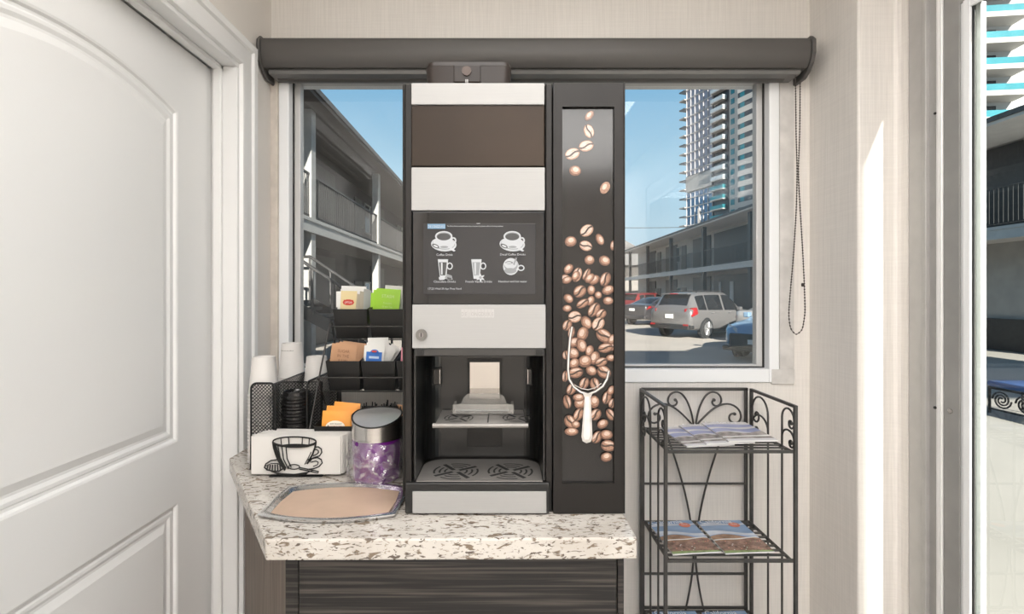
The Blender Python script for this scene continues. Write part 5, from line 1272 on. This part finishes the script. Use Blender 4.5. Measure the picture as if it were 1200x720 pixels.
# ------------------------------------------------------------------ cars
TYRE = M('tyre_rubber', (.018, .018, .018), .8, noise=(20, .2)); RIM = M('alloy_rim', (.55, .55, .56), .3, .8, noise=(20, .05)); CGL = M('car_dark_glass', (.012, .013, .015), .05, spec=.7, noise=(2, .2)); TAIL = M('tail_lamp_red', (.30, .012, .014), .15, coat=.5, noise=(30, .15)); PLATE = M('licence_plate', (.78, .78, .76), .5, noise=(40, .05)); CBL = M('car_black_trim', (.02, .02, .021), .5, noise=(20, .2)); HEADL = M('headlamp', (.70, .74, .78), .1, .3, coat=.5, noise=(30, .1))
def paint(name, col): return M(name, col, .28, .35, coat=.6, noise=(3, .03))
def interp(st, n):
    xs = [s[0] for s in st]; out = []
    for i in range(n + 1):
        x = xs[0] + (xs[-1] - xs[0]) * i / n; k = 0
        while k < len(st) - 2 and x > xs[k + 1]: k += 1
        p0, p1, p2, p3 = st[max(k - 1, 0)], st[k], st[k + 1], st[min(k + 2, len(st) - 1)]
        h = p2[0] - p1[0]; t = (x - p1[0]) / h; row = [x]
        for c in range(1, len(p1)):
            d1 = (p2[c] - p0[c]) / (p2[0] - p0[0]) if p2[0] != p0[0] else 0; d2 = (p3[c] - p1[c]) / (p3[0] - p1[0]) if p3[0] != p1[0] else 0
            s = (p2[c] - p1[c]) / h
            if s == 0 or d1 * s < 0: d1 = 0
            if s == 0 or d2 * s < 0: d2 = 0
            d1 = max(-3 * abs(s), min(3 * abs(s), d1)); d2 = max(-3 * abs(s), min(3 * abs(s), d2))
            row.append((2 * t ** 3 - 3 * t * t + 1) * p1[c] + (t ** 3 - 2 * t * t + t) * h * d1 + (-2 * t ** 3 + 3 * t * t) * p2[c] + (t ** 3 - t * t) * h * d2)
        out.append(row)
    return out
SUV = dict(st=[(-2.30, .42, .84, .88, .74, .62), (-2.24, .36, 1.00, 1.04, .86, .72), (-2.10, .33, 1.02, 1.22, .895, .70), (-1.82, .30, 1.03, 1.57, .90, .66), (-1.3, .28, 1.02, 1.66, .90, .655), (0, .27, 1.0, 1.68, .90, .655), (.42, .27, .99, 1.62, .90, .645), (1.18, .27, .98, 1.06, .90, .70), (1.7, .28, .94, 1.0, .885, .68), (2.12, .32, .84, .89, .83, .62), (2.30, .40, .62, .66, .70, .5)],
           side=[(-1.80, -1.28), (-1.20, -.22), (-.14, .80)], rear=(-2.13, -1.80), front=(.50, 1.14), rails=True, wb=1.33, wr=.345, tl=(-2.2, .80, 1.12, .60, .92))
SED = dict(st=[(-2.30, .42, .86, .90, .72, .60), (-2.22, .34, 1.02, 1.05, .84, .70), (-1.75, .28, 1.02, 1.07, .89, .70), (-1.60, .27, 1.01, 1.10, .89, .68), (-.75, .25, .98, 1.40, .89, .60), (-.1, .25, .96, 1.44, .89, .60), (.35, .25, .95, 1.38, .89, .60), (1.15, .25, .93, .99, .89, .68), (1.7, .26, .87, .93, .87, .66), (2.15, .30, .76, .80, .80, .6), (2.32, .36, .56, .60, .66, .5)],
           side=[(-1.30, -.55), (-.47, .72)], rear=(-1.58, -.80), front=(.42, 1.10), rails=False, wb=1.33, wr=.325, tl=(-2.2, .82, 1.0, .44, .86))
def make_car(name, label, spec, pm, x, y, fwd, group=None):
    """fwd = heading angle measured from +Y towards +X"""
    c = thing(name, (0, 0, 0), label, 'car', group)
    rows = interp(spec['st'], 80); secs = []
    for (xx, zb, zbelt, zr, w, wr) in rows:
        hh = zr - zbelt
        half = [(0, zb), (w * .86, zb), (w * .97, zb + .10), (w, (zb + zbelt) / 2), (w * .985, zbelt - .10), (w * .955, zbelt), (wr + (w * .955 - wr) * .12, zbelt + hh * .84), (wr * .86, zr - .01 * min(1, hh * 4)), (wr * .45, zr + .012), (0, zr + .018)]
        secs.append((xx, half))
    full = lambda h: [(p[0], p[1]) for p in h] + [(-p[0], p[1]) for p in reversed(h[1:-1])]
    nb = MB(); sw = {}; N = len(full(secs[0][1])); Hn = 10
    def V(i, j): yy, zz = full(secs[i][1])[j]; return (secs[i][0], yy, zz)
    for i in range(len(secs) - 1):
        xm = (secs[i][0] + secs[i + 1][0]) / 2
        for j in range(N):
            j2 = (j + 1) % N; q = [V(i, j), V(i, j2), V(i + 1, j2), V(i + 1, j)]; key = None
            if j == 5 or j == N - 6:
                for k, (a, b) in enumerate(spec['side']):
                    if a < xm < b: key = ('side_window', k, j)
            if j in (7, 8, 9, 10):
                if spec['rear'][0] < xm < spec['rear'][1]: key = ('rear_window', 0, 0)
                if spec['front'][0] < xm < spec['front'][1]: key = ('windscreen', 0, 0)
            (sw.setdefault(key, MB()) if key else nb).poly(q)
    nb.poly([V(0, j) for j in range(N)]); nb.poly([V(len(secs) - 1, j) for j in range(N)])
    def weld(mb, nm, mt, sm=50):
        o = mb.build(nm, mt, None); o.parent = c
        bm = bmesh.new(); bm.from_mesh(o.data); bmesh.ops.remove_doubles(bm, verts=bm.verts, dist=.0005); bmesh.ops.recalc_face_normals(bm, faces=bm.faces); bm.to_mesh(o.data); bm.free()
        for p in o.data.polygons: p.use_smooth = True
        o.data.set_sharp_from_angle(angle=R(sm)); return o
    body = weld(nb, 'car_body', pm)
    for k, mb in sw.items(): weld(mb, k[0], CGL)
    def part(mb, nm, mt, **kw): o = mb.build(nm, mt, None, **kw); o.parent = c; return o
    r = spec['wr']
    for sx in (-1, 1):
        for sy in (-1, 1):
            X, Y = sx * spec['wb'], sy * .80; o_ = sy * .115
            m = MB(); m.lathe([(r + .05, 0), (r + .06, sy * .04), (r + .02, sy * .05)], (X, sy * .855, r), 32, 'y'); part(m, 'wheel_arch', CBL, smooth=40)
            m = MB(); m.lathe([(r - .09, -.1), (r - .02, -.11), (r, -.08), (r, .08), (r - .02, .115), (r - .10, .118), (r - .11, .09)], (X, Y + sy * .02, r), 32, 'y'); wl_ = part(m, 'wheel', TYRE, smooth=40)
            m = MB(); yo = Y + sy * .142
            m.lathe([(r - .105, 0), (r - .10, .012 * sy), (r - .125, .012 * sy)], (X, yo, r), 28, 'y')
            for k in range(5):
                a = 2 * math.pi * k / 5 + .3
                for da in (-.13, .13):
                    m.tube([(X + .05 * math.cos(a), yo + sy * .006, r + .05 * math.sin(a)), (X + (r - .11) * math.cos(a + da), yo + sy * .008, r + (r - .11) * math.sin(a + da))], [.034, .022], 6)
            m.lathe([(.055, 0), (.05, sy * .02)], (X, yo, r), 14, 'y'); o2 = m.build('rim', RIM, None, smooth=40); o2.parent = wl_
    tl = spec['tl']; xe_ = tl[0]
    for sy in (-1, 1):
        m = MB(); m.prism([(xe_ - .035, sy * tl[3], tl[1] + .05), (xe_ + .02, sy * tl[4] * .985, tl[1]), (xe_ + .34, sy * .905, tl[1] + .10), (xe_ + .26, sy * .895, tl[2]), (xe_ + .06, sy * tl[4] * .95, tl[2]), (xe_ - .02, sy * tl[3], tl[2] - .05)], (-.045, sy * .012, 0)); part(m, 'tail_lamp', TAIL, bevel=.01)
        m = MB(); m.prism([(2.22, sy * .45, .66), (2.10, sy * .80, .70), (1.80, sy * .885, .82), (1.95, sy * .83, .86), (2.16, sy * .50, .78)], (.05, sy * .01, .01)); part(m, 'headlamp', HEADL, bevel=.01)
        m = MB(); m.box(.62, .80, sy * .90, sy * 1.06, .98, 1.12); part(m, 'door_mirror', pm, bevel=.03)
        for hx in (-.95, .15) if spec['rails'] else (-.8, .25): m = MB(); m.box(hx - .09, hx + .09, sy * .893, sy * .915, .90, .935); part(m, 'door_handle', RIM, bevel=.006)
        m = MB(); m.box(-.95, .95, sy * .80, sy * .895, .20, .32); part(m, 'sill', CBL, bevel=.02)
    m = MB(); m.box(-2.34, -2.2, -.80, .80, .34, .52); m.box(-2.28, -2.05, -.88, .88, .34, .5); part(m, 'rear_bumper', CBL if spec['rails'] else pm, bevel=.04)
    m = MB(); m.box(-2.335, -2.30, -.16, .16, .72 if spec['rails'] else .74, .87); part(m, 'rear_plate', PLATE, bevel=.004)
    m = MB(); m.box(2.20, 2.345, -.62, .62, .30, .66); part(m, 'grille', CBL, bevel=.03)
    m = MB(); m.box(2.20, 2.33, -.80, .80, .24, .36); part(m, 'front_bumper', CBL, bevel=.03)
    m = MB(); m.box(2.34, 2.352, -.16, .16, .42, .53); part(m, 'front_plate', PLATE)
    if spec['rails']:
        for sy in (-1, 1): m = MB(); m.tube([(-1.5, sy * .56, 1.66), (-1.4, sy * .56, 1.72), (.2, sy * .56, 1.72), (.35, sy * .56, 1.65)], .018, 6); part(m, 'roof_rail', CBL, smooth=60)
        m = MB(); m.box(-2.02, -1.80, -.58, .58, 1.585, 1.635); part(m, 'roof_spoiler', pm, bevel=.02)
        m = MB(); m.box(-2.03, -2.0, -.16, .16, 1.595, 1.625); part(m, 'brake_lamp', TAIL)
        for sy in (-1, 1): m = MB(); m.box(-2.35, -2.33, sy * .60, sy * .80, .47, .53); part(m, 'reflector', TAIL)
    else:
        m = MB(); m.tube([(-1.2, 0, 1.36), (-1.32, 0, 1.45)], .02, 6); part(m, 'roof_antenna', CBL)
    c.location = (x, y, GZ + .001); c.rotation_euler = (0, 0, R(90 - fwd)); return c
make_car('parked_suv', 'silver grey estate SUV with roof rails parked nose to the motel wing', SUV, paint('silver_paint', (.185, .18, .18)), 7.9, 20.0, 54)
make_car('parked_sedan', 'dark charcoal sedan parked beyond the silver SUV', SED, paint('charcoal_paint', (.045, .045, .05)), 8.45, 27.6, 54)
make_car('parked_suv', 'dark red car at the far end of the parked row', SUV, paint('dark_red_paint', (.22, .015, .015)), 10.0, 35.4, 54)
make_car('parked_sedan', 'light blue car with a black grille facing the window, at the right of the window', SED, paint('light_blue_paint', (.30, .46, .64)), 7.66, 13.3, 232)
make_car('parked_sedan', 'pale grey car whose tail lamp shows above the light blue car', SED, paint('pale_grey_paint', (.45, .44, .43)), 10.0, 17.65, 54)
# wrought iron bench on the patio
bn = thing('iron_bench', (6.9, 6.8, GZ), 'black wrought iron bench with a blue seat pad outside the sliding door', 'bench')
bxx, by0, by1 = 6.55, 5.0, 6.9; m = MB()
for y in (by0, by1):
    for xx in (bxx, bxx + .45): m.tube([(xx, y, GZ), (xx, y, GZ + .36)], .018, 8)
m.tube([(bxx, by0, GZ + .34), (bxx, by1, GZ + .34)], .016, 8); m.tube([(bxx, by0, GZ + .06), (bxx, by1, GZ + .06)], .012, 8); m.tube([(bxx + .45, by0, GZ + .34), (bxx + .45, by1, GZ + .34)], .016, 8)
m.build('frame', WBLK, bn, smooth=50)
m = MB()
for k in range(6):
    yc = by0 + .18 + k * .31
    for sg in (1, -1):
        m.tube([(bxx, yc + sg * (.13 * (1 - i / 22) * math.cos(R(26 * i))), GZ + .2 + .12 * (1 - i / 22) * math.sin(R(26 * i)) * sg) for i in range(19)], .011, 6)
m.build('scrollwork', WBLK, bn, smooth=50)
MB().box(bxx - .03, bxx + .48, by0 - .02, by1 + .02, GZ + .36, GZ + .44).build('seat_pad', M('blue_seat_pad', (.03, .09, .26), .7, noise=(20, .15)), bn, bevel=.03)
# overhead cable
m = MB(); m.tube([(8 + 30 * t / 12, 58 + 4 * t / 12, 9.0 + 1.6 * t / 12 - .5 * math.sin(math.pi * t / 12)) for t in range(13)], .035, 6)
tag(m.build('overhead_cable', WBLK, None), 'thin overhead cable crossing the sky above the motel roof', 'cable')

# ================================================================== light, sky, camera
sun = bpy.data.lights.new('sun', 'SUN'); sun.energy = 13.5; sun.angle = R(.6); sun.color = (1., .955, .88)
so = bpy.data.objects.new('sun', sun); COL.objects.link(so)
el, az = R(23.5), R(10)
sdir = Vector((math.sin(az) * math.cos(el), -math.cos(az) * math.cos(el), math.sin(el)))
so.rotation_euler = sdir.to_track_quat('Z', 'Y').to_euler(); so.location = (10, -30, 20)
w = bpy.data.worlds.new('sky'); scene.world = w; w.use_nodes = True; nt = w.node_tree; bg = nt.nodes['Background']
tc = nt.nodes.new('ShaderNodeTexCoord'); sp = nt.nodes.new('ShaderNodeSeparateXYZ'); rp = nt.nodes.new('ShaderNodeValToRGB')
nt.links.new(tc.outputs['Generated'], sp.inputs[0]); nt.links.new(sp.outputs['Z'], rp.inputs[0])
e = rp.color_ramp.elements; e[0].position = 0.; e[0].color = (.66, .80, .90, 1); e[1].position = 1.; e[1].color = (.05, .11, .22, 1)
for p, c_ in ((.10, (.54, .75, .90)), (.24, (.42, .69, .90)), (.40, (.235, .52, .82)), (.60, (.06, .14, .27))):
    q = e.new(p); q.color = (*c_, 1)
nt.links.new(rp.outputs[0], bg.inputs[0]); bg.inputs[1].default_value = 1.0
cam = bpy.data.cameras.new('camera'); cam.sensor_width = 36; cam.lens = 18; cam.shift_x = 10 / 1200; cam.shift_y = -15 / 1200; cam.clip_start = .02; cam.clip_end = 1000
co = bpy.data.objects.new('camera', cam); COL.objects.link(co); co.location = (0, 0, EYE); co.rotation_euler = (R(90), 0, 0); scene.camera = co
vs_ = scene.view_settings; vs_.view_transform = 'Standard'; vs_.look = 'None'; vs_.gamma = 1; vs_.exposure = 0; vs_.use_curve_mapping = False
scene.cycles.use_denoising = True; scene.cycles.max_bounces = 10; scene.cycles.diffuse_bounces = 5; scene.cycles.glossy_bounces = 5; scene.cycles.transparent_max_bounces = 24
scene.cycles.caustics_reflective = False; scene.cycles.caustics_refractive = False; scene.cycles.sample_clamp_indirect = 6
